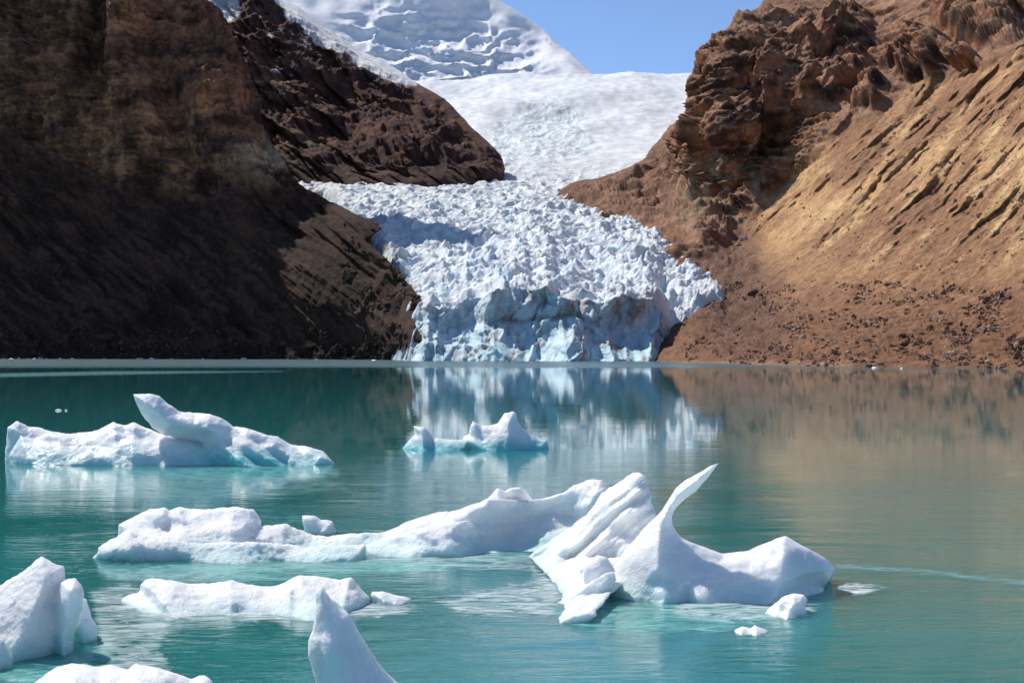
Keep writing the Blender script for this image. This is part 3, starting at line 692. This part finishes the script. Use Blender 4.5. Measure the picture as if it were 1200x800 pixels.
def berg(name, pieces, d0, d1, cell=(1.2, 1.2, 0.07), relief=(0.25, 40, 30), fine=0.012, grain=None, teal_h=0.35, k=3.0, mod=None, label=None, cat='iceberg', group=None, teal=0.55, seed=0, post=None):
    """pieces: dict(poly, D, du, dv, T, R, p) in photo pixels and metres; solid is projected to its true place"""
    al = np.concatenate([np.array(p['poly'], float) for p in pieces])
    u0, v0 = al.min(0)-6; u1, v1 = al.max(0)+4
    us = np.arange(u0, u1, cell[0]).astype(np.float32); vs = np.arange(v0, v1, cell[1]).astype(np.float32); ws = np.arange(d0, d1, cell[2]).astype(np.float32)
    U, V = np.meshgrid(us, vs, indexing='ij')
    A = 0
    if relief[0]: A = relief[0]*fbm(U/relief[1]+seed, V/relief[2], 0*U+seed*1.7, 3, 0.4)
    if mod is not None: A = A + mod(U, V)
    tot = None
    for p in pieces:
        pl = np.array(p['poly'], float); pl[pl[:, 1] > pl[:, 1].max()-1, 1] += 70
        d, _, _ = polydist(U, V, pl)
        jag = p.get('jag', 0.6)
        d = d + jag*fbm(U/11+seed, V/11, 0*U+3.3, 3)
        w0 = p['D'] + p.get('du', 0)*(U-p['poly'][0][0]) + p.get('dv', 0)*(V-p['poly'][0][1])
        if 'mod' in p: w0 = w0 + p['mod'](U, V)
        W0 = (w0 + A)[..., None]; q = np.abs(ws - W0)/p['T']
        f = d[..., None] - p['R']*q**p.get('p', 1.5)
        tot = f if tot is None else smax(tot, f, k)
    tot[:, :, 0] = -1; tot[:, :, -1] = -1; tot[:, -1, :] = -1; tot[:, 0, :] = -1; tot[0] = -1; tot[-1] = -1
    Vv, Q = surface_nets(tot, (us[0], vs[0], ws[0]), cell)
    U, V, D = Vv[:, 0], Vv[:, 1], Vv[:, 2]
    P = W(U, V, D)
    # light smoothing, then fine relief along the normal
    n = len(P)
    for it in range(2):
        acc = np.zeros_like(P); cn = np.zeros(n)
        for a, b in ((0, 1), (1, 2), (2, 3), (3, 0)):
            for q in range(3): acc[:, q] += np.bincount(Q[:, a], P[Q[:, b], q], n) + np.bincount(Q[:, b], P[Q[:, a], q], n)
            cn += np.bincount(Q[:, a], minlength=n) + np.bincount(Q[:, b], minlength=n)
        P = P*0.4 + 0.6*acc/np.maximum(cn, 1)[:, None]
    fn = np.cross(P[Q[:, 2]]-P[Q[:, 0]], P[Q[:, 3]]-P[Q[:, 1]]); N = np.zeros_like(P)
    for a in range(4):
        for q in range(3): N[:, q] += np.bincount(Q[:, a], fn[:, q], n)
    N /= np.linalg.norm(N, axis=1)[:, None] + 1e-9
    cen = P.mean(0)
    if ((P-cen)*N).sum() < 0: N = -N; Q = Q[:, ::-1]
    gr = np.clip(0.35 + 0.8*fbm(P[:, 0]/1.1+seed, P[:, 1]/1.1, P[:, 2]/0.6, 3), 0, 1)
    if grain is not None: gr = np.clip(gr*0.4 + grain(U, V), 0, 1)
    P = P + N*(fine*3*fbm(P[:, 0]/0.5, P[:, 1]/0.5, P[:, 2]/0.5, 4) + fine*gr*2.0*fbm(P[:, 0]/0.11, P[:, 1]/0.11, P[:, 2]/0.11, 2))[:, None]
    te = teal*np.clip(1 - P[:, 2]/teal_h - 0.5*fbm(P[:, 0]/1.5, P[:, 1]/1.5, P[:, 2]/1.5, 2), 0, 1)
    if post is not None: te = np.clip(te + post(U, V), 0, 1)
    cen = np.array([P[:, 0].mean(), P[:, 1].mean(), 0])
    o = make_mesh(name, P - cen, Q, M_berg, {'grain': gr, 'teal': te})
    o.location = cen
    return tag(o, label, cat, group)
def wl(py): return H0*F/(py-HY)

# 1 long berg with a raised horn, back left
def horn_mod(U, V): return 0.30*(np.abs((((U*-0.62+V*0.95)/22.0 + 0.4*perlin(U/40, V/40, 0*U)) % 1.0)-0.4))*2*sstep(225, 300, U)
berg('iceberg', [
    dict(poly=[(6, 575), (5, 537), (9, 500), (20, 493), (36, 499), (63, 505), (95, 512), (120, 530), (120, 575)], D=65.5, T=1.1, R=22, p=1.6),
    dict(poly=[(12, 575), (10, 532), (24, 511), (40, 516), (58, 506), (82, 508), (113, 504), (133, 494), (146, 498), (157, 495), (170, 500), (187, 507), (215, 512), (245, 517), (300, 530), (330, 560), (330, 575)], D=64.6, T=1.5, R=24, p=1.5),
    dict(poly=[(155, 461), (172, 461), (188, 463), (196, 471), (210, 481), (228, 484), (247, 484), (262, 490), (273, 499), (290, 501), (313, 509), (325, 511), (340, 520), (362, 523), (380, 529), (390, 540), (397, 548), (392, 575),
               (215, 575), (240, 540), (238, 519), (215, 514), (190, 510), (177, 500), (166, 486), (158, 470)], D=64.0, T=1.0, R=14, p=1.4, mod=horn_mod),
    ], 59.5, 69, cell=(1.1, 1.1, 0.11), relief=(0.4, 60, 34), seed=2, fine=0.012, teal_h=1.1,
    label='long low iceberg with a raised flat-topped horn, behind the others at the left', teal=0.5,
    post=lambda U, V: 0.75*blob(U, V, 285, 541, 60, 20, 10, 0.9)*sstep(505, 545, V))  # teal light in the hollow painted into the ice colour
# 2 small berg in the centre
berg('iceberg', [
    dict(poly=[(468, 560), (470, 526), (478, 517), (486, 509), (485, 499), (498, 500), (503, 506), (509, 513), (524, 514), (548, 515), (552, 520), (556, 560)], D=73.2, T=1.0, R=16, p=1.4),
    dict(poly=[(540, 560), (542, 512), (549, 508), (551, 498), (554, 492), (560, 496), (565, 499), (574, 498), (583, 496), (588, 489), (591, 483), (596, 483), (601, 481), (605, 484), (607, 493), (613, 501), (622, 509), (630, 513), (641, 515), (645, 528), (647, 560)], D=73.4, T=1.1, R=20, p=1.4),
    ], 69, 77.5, cell=(0.8, 0.8, 0.09), relief=(0.3, 40, 30), seed=5, fine=0.006, teal_h=1.0, teal=0.6,
    label='small double-peaked iceberg alone on the calm water in front of the glacier',
    post=lambda U, V: 0.5*sstep(512, 526, V))
# 3 long berg across the middle
def cave(U, V): return 1.5*blob(U, V, 628, 620, 74, 34, -10, 0.55) + 0.25*np.sin(V/6.0+U/40)*sstep(460, 380, U)*0.3
berg('iceberg', [
    dict(poly=[(98, 690), (100, 661), (112, 650), (118, 640), (128, 632), (139, 626), (152, 620), (175, 628), (230, 636), (300, 634), (360, 640), (430, 636), (430, 690)], D=34.6, T=0.6, R=16, p=1.5),
    dict(poly=[(139, 690), (138, 614), (156, 606), (175, 596), (193, 594), (199, 598), (209, 593), (225, 596), (250, 596), (262, 594), (273, 592), (285, 595), (297, 597), (306, 607), (306, 616), (320, 615), (333, 612), (345, 618), (366, 627),
               (385, 628), (408, 624), (430, 624), (450, 622), (466, 616), (480, 610), (510, 601), (540, 596), (556, 590), (570, 583), (592, 585), (625, 585), (634, 584), (645, 581), (660, 577), (676, 567), (693, 561), (705, 562), (716, 570), (722, 600), (735, 690)],
         D=36.6, T=1.3, R=30, p=1.35),
    dict(poly=[(568, 640), (571, 584), (577, 576), (583, 571), (591, 575), (600, 571), (609, 569), (617, 574), (625, 584), (640, 640)], D=37.4, T=0.5, R=18, p=1.4),
    dict(poly=[(420, 690), (425, 640), (460, 628), (500, 616), (545, 609), (560, 615), (575, 630), (600, 636), (620, 660), (620, 690)], D=35.4, T=0.55, R=18, p=1.4),
    ], 32, 41.5, cell=(1.3, 1.3, 0.08), relief=(0.32, 60, 30), seed=9, fine=0.011, teal_h=0.45, k=4, mod=cave, teal=0.6,
    grain=lambda U, V: 0.7*sstep(612, 628, V)*sstep(470, 300, U) + 0.3,
    label='longest iceberg, a low smooth white ridge stretching across the middle of the lake')
# block on its back
berg('ice_block', [dict(poly=[(354, 645), (356, 618), (354, 604), (368, 604), (377, 609), (389, 610), (395, 621), (396, 645)], D=39.3, T=0.35, R=9, p=2.0, jag=0.4)],
    38, 40.6, cell=(0.8, 0.8, 0.06), relief=(0.1, 14, 14), seed=3, fine=0.01,
    label='small upright ice block poking up behind the dip of the longest iceberg', cat='ice block', teal=0.3)
# 4 big sculpted berg with the curved spike
def flutes(U, V):
    q = (U-619)*0.63 + (V-652)*0.78 + 6*fbm(U/50, V/50, 0*U+1, 2)
    a = 0.26*ridged(q/26.0, (U*0.78-V*0.63)/140, 0*U, 4, 0.5) + 0.12*np.abs(((q/15.0) % 1.0)-0.35)*2
    m = sstep(800, 745, U + 0.35*(V-600))
    a = a + 0.05*ridged(q/9.0, (U*0.78-V*0.63)/60, 0*U+4, 3, 0.5)
    return a*m + 0.15*blob(U, V, 722, 622, 13, 9, 0, 0.6)*2
berg('iceberg', [
    dict(poly=[(619, 652), (640, 636), (664, 620), (688, 602), (697, 590), (703, 579), (722, 566), (742, 553), (750, 553), (757, 557), (759, 566), (764, 577), (763, 588), (769, 600), (778, 618), (766, 640), (734, 676), (700, 716), (694, 740), (640, 740), (646, 710), (657, 697), (650, 684), (638, 671)],
         D=34.0, du=-0.02, T=0.55, R=15, p=1.8, mod=lambda U, V: flutes(U, V) - 0.085*np.maximum(V-652, 0), jag=1.2),
    dict(poly=[(843, 542), (835, 553), (829, 561), (815, 577), (800, 588), (791, 597), (788, 604), (788, 614), (799, 630), (830, 642), (850, 650), (850, 745), (690, 745), (700, 690), (735, 640), (760, 612), (774, 599), (779, 591), (785, 582), (793, 570), (801, 563), (818, 553), (833, 545)],
         D=29.6, dv=0.0, T=0.55, R=20, p=1.35, jag=0.3),
    dict(poly=[(760, 745), (770, 640), (790, 634), (815, 643), (845, 648), (876, 645), (890, 638), (903, 633), (912, 629), (920, 627), (930, 632), (945, 641), (958, 648), (968, 654), (976, 662), (978, 668), (973, 678), (966, 688), (972, 745)],
         D=29.7, T=1.0, R=34, p=1.5, jag=0.3),
    dict(poly=[(917, 628), (922, 627), (945, 641), (968, 654), (979, 667), (974, 679), (962, 690), (960, 720), (952, 720), (945, 690), (930, 655)], D=30.9, T=0.45, R=12, p=1.5, jag=0.2),
    dict(poly=[(640, 745), (646, 710), (664, 699), (690, 682), (708, 668), (722, 668), (724, 680), (712, 700), (698, 718), (700, 745)], D=28.4, T=0.16, R=12, p=1.15, jag=0.4),
    dict(poly=[(682, 676), (684, 662), (700, 650), (712, 652), (722, 668), (718, 680), (700, 684)], D=29.0, T=0.25, R=10, p=1.6, jag=0.3),
    ], 26.2, 36.5, cell=(1.15, 1.15, 0.075), relief=(0.18, 60, 44), seed=14, fine=0.006, teal_h=0.4, k=4, teal=0.5,
    grain=lambda U, V: 0.5*sstep(790, 740, U),
    label='largest iceberg, sculpted white with fluted left slab and thin curved spike pointing up right')
# lump and chip in front of it
berg('ice_chunk', [dict(poly=[(893, 722), (900, 714), (908, 706), (916, 699), (930, 695), (942, 696), (947, 702), (943, 712), (947, 722), (946, 735), (894, 735)], D=27.3, T=0.4, R=10, p=1.7, jag=0.3)],
    26, 28.8, cell=(0.8, 0.8, 0.05), relief=(0.1, 14, 12), seed=4, fine=0.01, label='rounded white ice chunk floating in front of the right end of the largest iceberg', cat='ice chunk', teal=0.2)
berg('ice_chunk', [dict(poly=[(859, 744), (861, 737), (870, 734), (880, 736), (884, 732), (892, 735), (901, 738), (902, 746), (895, 750), (865, 750)], D=25.5, T=0.3, R=6, p=1.7, jag=0.3)],
    24.6, 26.6, cell=(0.7, 0.7, 0.05), relief=(0.05, 14, 12), seed=6, fine=0.006, label='flat white ice chip floating lowest in front of the largest iceberg', cat='ice chunk', teal=0.1)
# 5 low berg lower middle
berg('iceberg', [
    dict(poly=[(140, 735), (142, 703), (149, 697), (165, 692), (185, 690), (204, 694), (235, 696), (270, 700), (290, 735)], D=28.5, T=0.8, R=14, p=1.5),
    dict(poly=[(160, 735), (164, 684), (171, 679), (178, 677), (190, 678), (204, 679), (220, 683), (235, 684), (252, 682), (271, 680), (290, 684), (310, 687), (322, 686), (333, 682), (342, 677), (351, 673), (374, 675), (400, 679),
               (405, 677), (411, 676), (418, 684), (426, 692), (433, 699), (432, 735)], D=28.5, T=1.1, R=22, p=1.5),
    dict(poly=[(285, 740), (290, 718), (315, 705), (336, 691), (342, 689), (352, 697), (368, 707), (372, 740)], D=27.7, T=0.5, R=14, p=1.3),
    ], 25.6, 31.5, cell=(1.1, 1.1, 0.07), relief=(0.22, 44, 26), seed=21, fine=0.007, teal_h=0.28, k=4, teal=0.4, grain=lambda U, V: 0.5 + 0*U,
    label='low lumpy white iceberg just below the left half of the longest iceberg')
berg('ice_chunk', [dict(poly=[(434, 697), (436, 693), (448, 692), (460, 695), (472, 698), (482, 701), (480, 707), (470, 716), (442, 716), (438, 706)], D=28.6, T=0.45, R=8, p=1.6, jag=0.3)],
    28, 30.4, cell=(0.7, 0.7, 0.05), relief=(0.05, 14, 12), seed=8, fine=0.006, label='small wedge of ice at the right tip of the low lumpy iceberg', cat='ice chunk', teal=0.4)
# 6 rough berg at the left edge
berg('iceberg', [
    dict(poly=[(-60, 830), (-60, 700), (-30, 696), (0, 686), (15, 676), (30, 668), (40, 659), (49, 652), (58, 656), (66, 660), (75, 663), (76, 676), (80, 700), (88, 730), (86, 775), (80, 830)], D=24.2, T=0.85, R=36, p=1.5),
    dict(poly=[(60, 830), (64, 700), (72, 682), (80, 678), (88, 677), (96, 684), (99, 692), (98, 712), (90, 735), (85, 750), (87, 775), (85, 830)], D=23.8, T=0.45, R=14, p=1.5),
    dict(poly=[(80, 830), (84, 720), (96, 700), (101, 702), (106, 722), (113, 735), (114, 752), (112, 830)], D=24.8, T=0.4, R=14, p=1.5),
    dict(poly=[(-60, 830), (-60, 740), (-20, 735), (5, 750), (14, 775), (18, 830)], D=22.6, T=0.4, R=20, p=1.5),
    ], 20.8, 27.5, cell=(1.1, 1.1, 0.06), relief=(0.14, 60, 60), seed=31, fine=0.008, teal_h=0.4, k=5, teal=0.6,
    grain=lambda U, V: 0.9*sstep(78, 60, U), label='tall rough-faced iceberg cut off by the left edge of the picture',
    post=lambda U, V: 0.25*blob(U, V, 80, 745, 16, 50, 10, 0.6))
# 7 smooth berg at the bottom edge, left
berg('iceberg', [dict(poly=[(0, 860), (20, 815), (41, 800), (54, 789), (68, 780), (86, 776), (100, 777), (117, 780), (130, 778), (149, 783), (154, 779), (159, 776), (172, 779), (187, 781), (200, 785), (210, 789), (224, 795), (232, 791), (240, 790), (247, 795), (252, 804), (260, 860)], D=20.8, T=0.9, R=30, p=1.5)],
    18.6, 23, cell=(1.1, 1.1, 0.06), relief=(0.12, 40, 30), seed=41, fine=0.006, teal_h=0.2, teal=0.3, label='smooth white iceberg peeking up at the bottom edge, left of the fin')
# 8 fin
def finmod(U, V):
    q = U - np.interp(V, [690, 730, 800, 850], [382, 392, 404, 412])
    return 0.10*np.tanh(q/6.0)
berg('iceberg', [dict(poly=[(369, 700), (369, 693), (373, 688), (379, 687), (383, 693), (388, 700), (400, 708), (410, 718), (420, 736), (432, 758), (448, 782), (458, 793), (466, 800), (480, 812), (492, 880), (365, 880), (369, 800), (363, 776), (361, 760), (361, 747), (366, 738), (368, 722)], D=20.2, T=0.45, R=30, p=1.5, jag=0.5, mod=finmod)],
    18.4, 22.2, cell=(0.9, 0.9, 0.05), relief=(0.10, 26, 60), seed=51, fine=0.005, teal_h=0.2, teal=0.2, grain=lambda U, V: 0.8*sstep(384, 372, U),
    label='tall white shark-fin shaped iceberg at the bottom edge')

# ------------------------------------------------------------------ slush sheets, plus films painted as glare and glow
def slush(poly, z, opac, colr, soft=10, label='thin film of pale slush ice floating between the icebergs'):
    P0 = np.array(poly, float); u0, v0 = P0.min(0)-soft; u1, v1 = P0.max(0)+soft
    us = np.linspace(u0, u1, 60).astype(np.float32); vs = np.linspace(max(v0, 425), v1, 40).astype(np.float32)
    U, V = np.meshgrid(us, vs); d, _, _ = polydist(U, V, poly)
    dens = sstep(-soft, soft, d); D = H0*F/(V-HY)
    P = np.stack([(U-600)/F*D, D, 0*U + z], -1)
    o = make_mesh('slush_glare_film', P.reshape(-1, 3), grid_faces(*U.shape), M_slush,
                  {'dens': dens.ravel(), 'opac': np.full(U.size, opac), 'col': np.tile(np.array(colr, np.float32), (U.size, 1))})
    tag(o, kind='stuff', label=label)
PALE = (0.74, 0.82, 0.84); TQ = (0.16, 0.50, 0.50)
slush([(505, 705), (560, 690), (620, 680), (640, 665), (660, 700), (648, 722), (600, 726), (540, 722)], 0.012, 0.75, PALE, 10, 'pale swirl of slush ice left of the largest iceberg')
slush([(400, 655), (520, 645), (640, 648), (640, 672), (560, 672), (470, 664)], 0.016, 0.45, PALE, 8, 'thin slush along the foot of the longest iceberg')
slush([(130, 712), (200, 700), (440, 705), (500, 710), (470, 724), (330, 732), (200, 728)], 0.020, 0.7, PALE, 7, 'slush shelf round the low lumpy iceberg')
slush([(100, 690), (150, 680), (210, 720), (190, 760), (215, 800), (110, 800), (112, 740)], 0.024, 0.6, PALE, 10, 'grey slush beside the rough left iceberg')
slush([(978, 692), (985, 682), (1020, 683), (1050, 688), (1010, 697), (980, 698)], 0.012, 0.9, (0.75, 0.82, 0.84), 4, 'pale tongue of slush at the right tip of the largest iceberg')
slush([(770, 716), (800, 706), (880, 700), (950, 705), (960, 725), (880, 732), (800, 726)], 0.016, 0.7, PALE, 7, 'slush in front of the largest iceberg')
slush([(120, 662), (300, 662), (430, 652), (440, 668), (300, 672), (200, 690), (120, 680)], 0.028, 0.45, (0.4, 0.62, 0.62), 8, 'shallow pale ice in front of the longest iceberg')
slush([(975, 660), (1060, 664), (1220, 682), (1220, 690), (1100, 676), (980, 668)], 0.02, 0.55, (0.22, 0.55, 0.60), 4, 'turquoise streak of ruffled water right of the largest iceberg')
GLOW = (0.30, 0.72, 0.68)  # turquoise glow of submerged ice, put into the film colour
slush([(640, 716), (700, 700), (800, 702), (960, 690), (965, 712), (880, 742), (760, 748), (680, 740)], 0.008, 0.6, GLOW, 12, 'turquoise glow of submerged ice under the largest iceberg, painted as a film')
slush([(100, 664), (200, 658), (420, 650), (620, 642), (640, 658), (520, 672), (300, 684), (130, 680)], 0.008, 0.6, GLOW, 10, 'pale submerged ice under the longest iceberg')
slush([(200, 546), (300, 540), (400, 548), (400, 562), (300, 568), (150, 562), (30, 556), (30, 548)], 0.008, 0.35, GLOW, 8, 'pale submerged ice under the horned iceberg')
slush([(0, 780), (100, 760), (130, 740), (150, 800), (60, 815), (-40, 815)], 0.008, 0.6, GLOW, 12, 'pale submerged ice beside the rough left iceberg')
slush([(20, 552), (380, 556), (420, 575), (300, 590), (40, 590)], 0.012, 0.35, (0.35, 0.60, 0.60), 12, 'water glare in front of the horned iceberg, painted as a pale film')  # glare on open water, painted as a pale surface film
slush([(-20, 437), (130, 434), (330, 434), (340, 436), (120, 440), (-20, 443)], 0.012, 0.5, (0.22, 0.50, 0.48), 2, 'turquoise streak near the left shore')

# ------------------------------------------------------------------ small floes, boulders, scree
def ico(sub=2):
    import bmesh
    bm = bmesh.new(); bmesh.ops.create_icosphere(bm, subdivisions=sub, radius=1)
    V = np.array([v.co[:] for v in bm.verts]); Fc = np.array([[v.index for v in f.verts] for f in bm.faces]); bm.free(); return V, Fc
ICO2 = ico(2); ICO3 = ico(3); ICO1 = ico(1)
def lump(name, loc, size, seed, mat, cols, rough=0.35, base=ICO3):
    V, Fc = base; V = V.copy()
    n = fbm(V[:, 0]*1.3+seed*3.1, V[:, 1]*1.3, V[:, 2]*1.3+seed, 4, 0.55)
    # planar facets: cut by a handful of random planes
    r = np.random.default_rng(seed)
    for i in range(9):
        d = r.normal(size=3); d /= np.linalg.norm(d); c = r.uniform(0.55, 0.85)
        s = V@d; V = V - np.maximum(s-c, 0)[:, None]*d*0.9
    V = V*(1+rough*n)[:, None]*np.array(size)
    cols = {k: np.tile(np.array(v, np.float32), (len(V), 1)) for k, v in cols.items()}
    o = make_mesh(name, V, Fc, mat, cols, smooth=False); o.location = loc
    return o
def at_water(px, py): D = H0*F/(py-HY); return ((px-600)/F*D, D, 0)
for i, (px, py, w_, h_, lab) in enumerate([(69, 481, 3.2, 1.8, 'larger of two tiny white ice bits left of the raised horn'), (77.5, 481, 1.3, 1.5, 'smaller of two tiny white ice bits left of the raised horn')]):
    x, y, z = at_water(px, py); s = y/F
    tag(lump('ice_bit', (x, y, 0.0), (w_*s*1.5, w_*s, h_*s*1.2), 60+i, M_berg, {'grain': (0.5,), 'teal': (0.0,)}, 0.3, ICO2), lab, 'ice bit', 'ice bits on the calm water')
fl = [(4, 420.4, 6), (13, 420.6, 5), (22, 420.3, 3), (33, 420.4, 5), (40, 420.6, 4), (47, 420.3, 6), (54, 420.5, 3), (70, 420.6, 3), (85, 420.4, 4), (122, 420.3, 6), (164, 420.4, 7), (178, 420.2, 6), (201, 420.4, 4),
      (238, 420.4, 3), (285, 420.4, 7), (370, 420.9, 4), (438, 422.4, 5), (475, 422.6, 4), (507, 422.8, 5)]
for i, (px, py, wd) in enumerate(fl):
    D = min(H0*F/(py-HY), np.interp(px, [0, 300, 450, 520], [1035, 935, 855, 775])); s = D/F
    ends = {0: 'leftmost ice floe on the far left shoreline, near the left edge of the picture', len(fl)-1: 'white ice floe at the foot of the glacier front, rightmost of the far shore floes',
            15: 'lone ice floe below the dark talus, between the shore cluster and the glacier', 11: 'small ice floe, the right one of a close pair on the dark left shore', 10: 'small ice floe, the left one of a close pair on the dark left shore',
            14: 'low white ice floe alone on the dark shore behind the horned iceberg', 16: 'tiny ice floe just left of the glacier front'}
    tag(lump('ice_floe', ((px-600)/F*D, D, 0.0), (wd*s*0.6, wd*s*0.7, s*(0.8 + (i % 3)*0.5)), 80+i, M_berg, {'grain': (0.5,), 'teal': (0.0,)}, 0.3, ICO2),
        ends.get(i, 'small white ice floe stranded along the far left shoreline'), 'ice floe', 'ice floes along the far left shoreline')
for i, (px, py, wd, lab) in enumerate([(1025, 430.8, 7, 'pale ice floe on the right shoreline, the larger of two'), (1057, 431.4, 4, 'pale ice floe on the right shoreline, the smaller of two')]):
    D = H0*F/(py-HY) - 12; s = D/F
    tag(lump('ice_floe', ((px-600)/F*D, D, 0.0), (wd*s*0.6, wd*s*0.6, s*2.0), 110+i, M_berg, {'grain': (0.5,), 'teal': (0.0,)}, 0.3, ICO2), lab, 'ice floe')

# ground lookup on the right mountain sheet (photo pixel -> world point of the visible surface)
def lookup(Pm):
    Q = Pm.reshape(-1, 3); px = 600 + Q[:, 0]/Q[:, 1]*F; py = HY - (Q[:, 2]-H0)/Q[:, 1]*F
    def f(u, v):
        m = np.where((np.abs(px-u) < 3) & (np.abs(py-v) < 3))[0]
        if len(m) == 0: return None
        return Q[m[np.argmin(Q[m, 1])]]
    return f
LR = lookup(right_P)
BR = [(944, 427, 9, 4, (0.07, 0.05, 0.045), 'dark boulder at the water edge of the right shore'), (1112, 411, 10, 6, (0.42, 0.38, 0.36), 'grey boulder with a flat top on the lower right slope'),
      (1155, 421, 7, 4, (0.62, 0.45, 0.40), 'pinkish pale boulder near the right shore'), (954, 394, 8, 3.5, (0.40, 0.28, 0.22), 'light brown slab on the right moraine'),
      (976, 399, 6, 3, (0.48, 0.38, 0.32), 'pale boulder beside a light brown slab on the right moraine'), (1091, 369, 7, 3, (0.45, 0.36, 0.29), 'pale tan boulder high on the lower right slope'),
      (1157, 366, 7, 5, (0.26, 0.19, 0.16), 'brown boulder high on the slope near the right edge'), (869, 279, 8, 9, (0.45, 0.36, 0.31), 'pale angular block on the moraine mound under the cliff'),
      (862, 285, 9, 5, (0.30, 0.20, 0.17), 'brown block beside the pale angular block under the cliff'), (881, 341, 14, 7, (0.14, 0.09, 0.08), 'dark boulder right of the glacier edge'),
      (1052, 417, 4, 5, (0.35, 0.22, 0.16), 'small upright brown stone above the right shore'), (1000, 412, 6, 3, (0.2, 0.12, 0.09), 'dark brown stone on the lower right bank'),
      (1095, 427, 7, 4, (0.10, 0.07, 0.06), 'blackish stone just above the right waterline'), (1022, 392, 6, 4, (0.1, 0.065, 0.055), 'dark stone in the hollow of the right moraine')]
for i, (px, py, w_, h_, c, lab) in enumerate(BR):
    q = LR(px, py)
    if q is None: continue
    s = q[1]/F
    tag(lump('boulder', (q[0], q[1], q[2]), (w_*s*0.55, w_*s*0.5, h_*s*0.62), 130+i, M_rock, {'col': c}, 0.3), lab, 'boulder', 'boulders on the right shore')
def scree(name, Pm, sel, count, smin, smax_, cols, label, seed):
    Q = Pm.reshape(-1, 3); px = 600 + Q[:, 0]/Q[:, 1]*F; py = HY - (Q[:, 2]-H0)/Q[:, 1]*F
    m = np.where(sel(px, py) & (Q[:, 2] > 0.05))[0]; r = np.random.default_rng(seed)
    wgt = np.clip(0.12 + 1.6*fbm(px[m]/38, py[m]/16, 0*px[m]+seed, 4, 0.6), 0.03, None)**1.2; m = r.choice(m, count, p=wgt/wgt.sum())
    V0, F0 = ICO1; nv = len(V0)
    sz = smin + (smax_-smin)*r.random(count)**5
    jit = 1 + 0.35*r.normal(size=(count, nv, 1)); an = r.uniform(0.5, 1.2, (count, 1, 3))
    V = V0[None]*jit*an*sz[:, None, None] + Q[m][:, None] + r.normal(size=(count, 1, 3))*np.array([0.6, 0.6, 0])
    Fc = (F0[None] + (np.arange(count)*nv)[:, None, None]).reshape(-1, 3)
    cc = np.array(cols)[r.integers(0, len(cols), count)]; cc = np.repeat(cc, nv, 0)
    tag(make_mesh(name, V.reshape(-1, 3), Fc, M_rock, {'col': cc}, smooth=False), kind='stuff', label=label)
scree('scree_stones', right_P, lambda u, v: (u > 800) & (u < 1400) & (v > 330) & (v < 433), 9000, 0.15, 1.25, [(0.22, 0.13, 0.10), (0.20, 0.12, 0.09), (0.34, 0.20, 0.13), (0.40, 0.28, 0.20), (0.25, 0.135, 0.085)], 'loose stones scattered over the lower right slope', 3)
scree('scree_stones', right_P, lambda u, v: (u > 780) & (u < 1350) & (v > 90) & (v < 330), 2500, 0.3, 1.1, [(0.27, 0.17, 0.12), (0.24, 0.15, 0.11), (0.36, 0.26, 0.2)], 'loose stones scattered over the upper right slope', 5)
scree('scree_stones', left_P, lambda u, v: (u > -100) & (u < 540) & (v > 260) & (v < 421) & ((v > 385) | (u > 400)), 4200, 0.4, 2.2, [(0.05, 0.03, 0.025), (0.08, 0.05, 0.035), (0.12, 0.08, 0.06)], 'loose stones along the foot of the left mountain', 4)
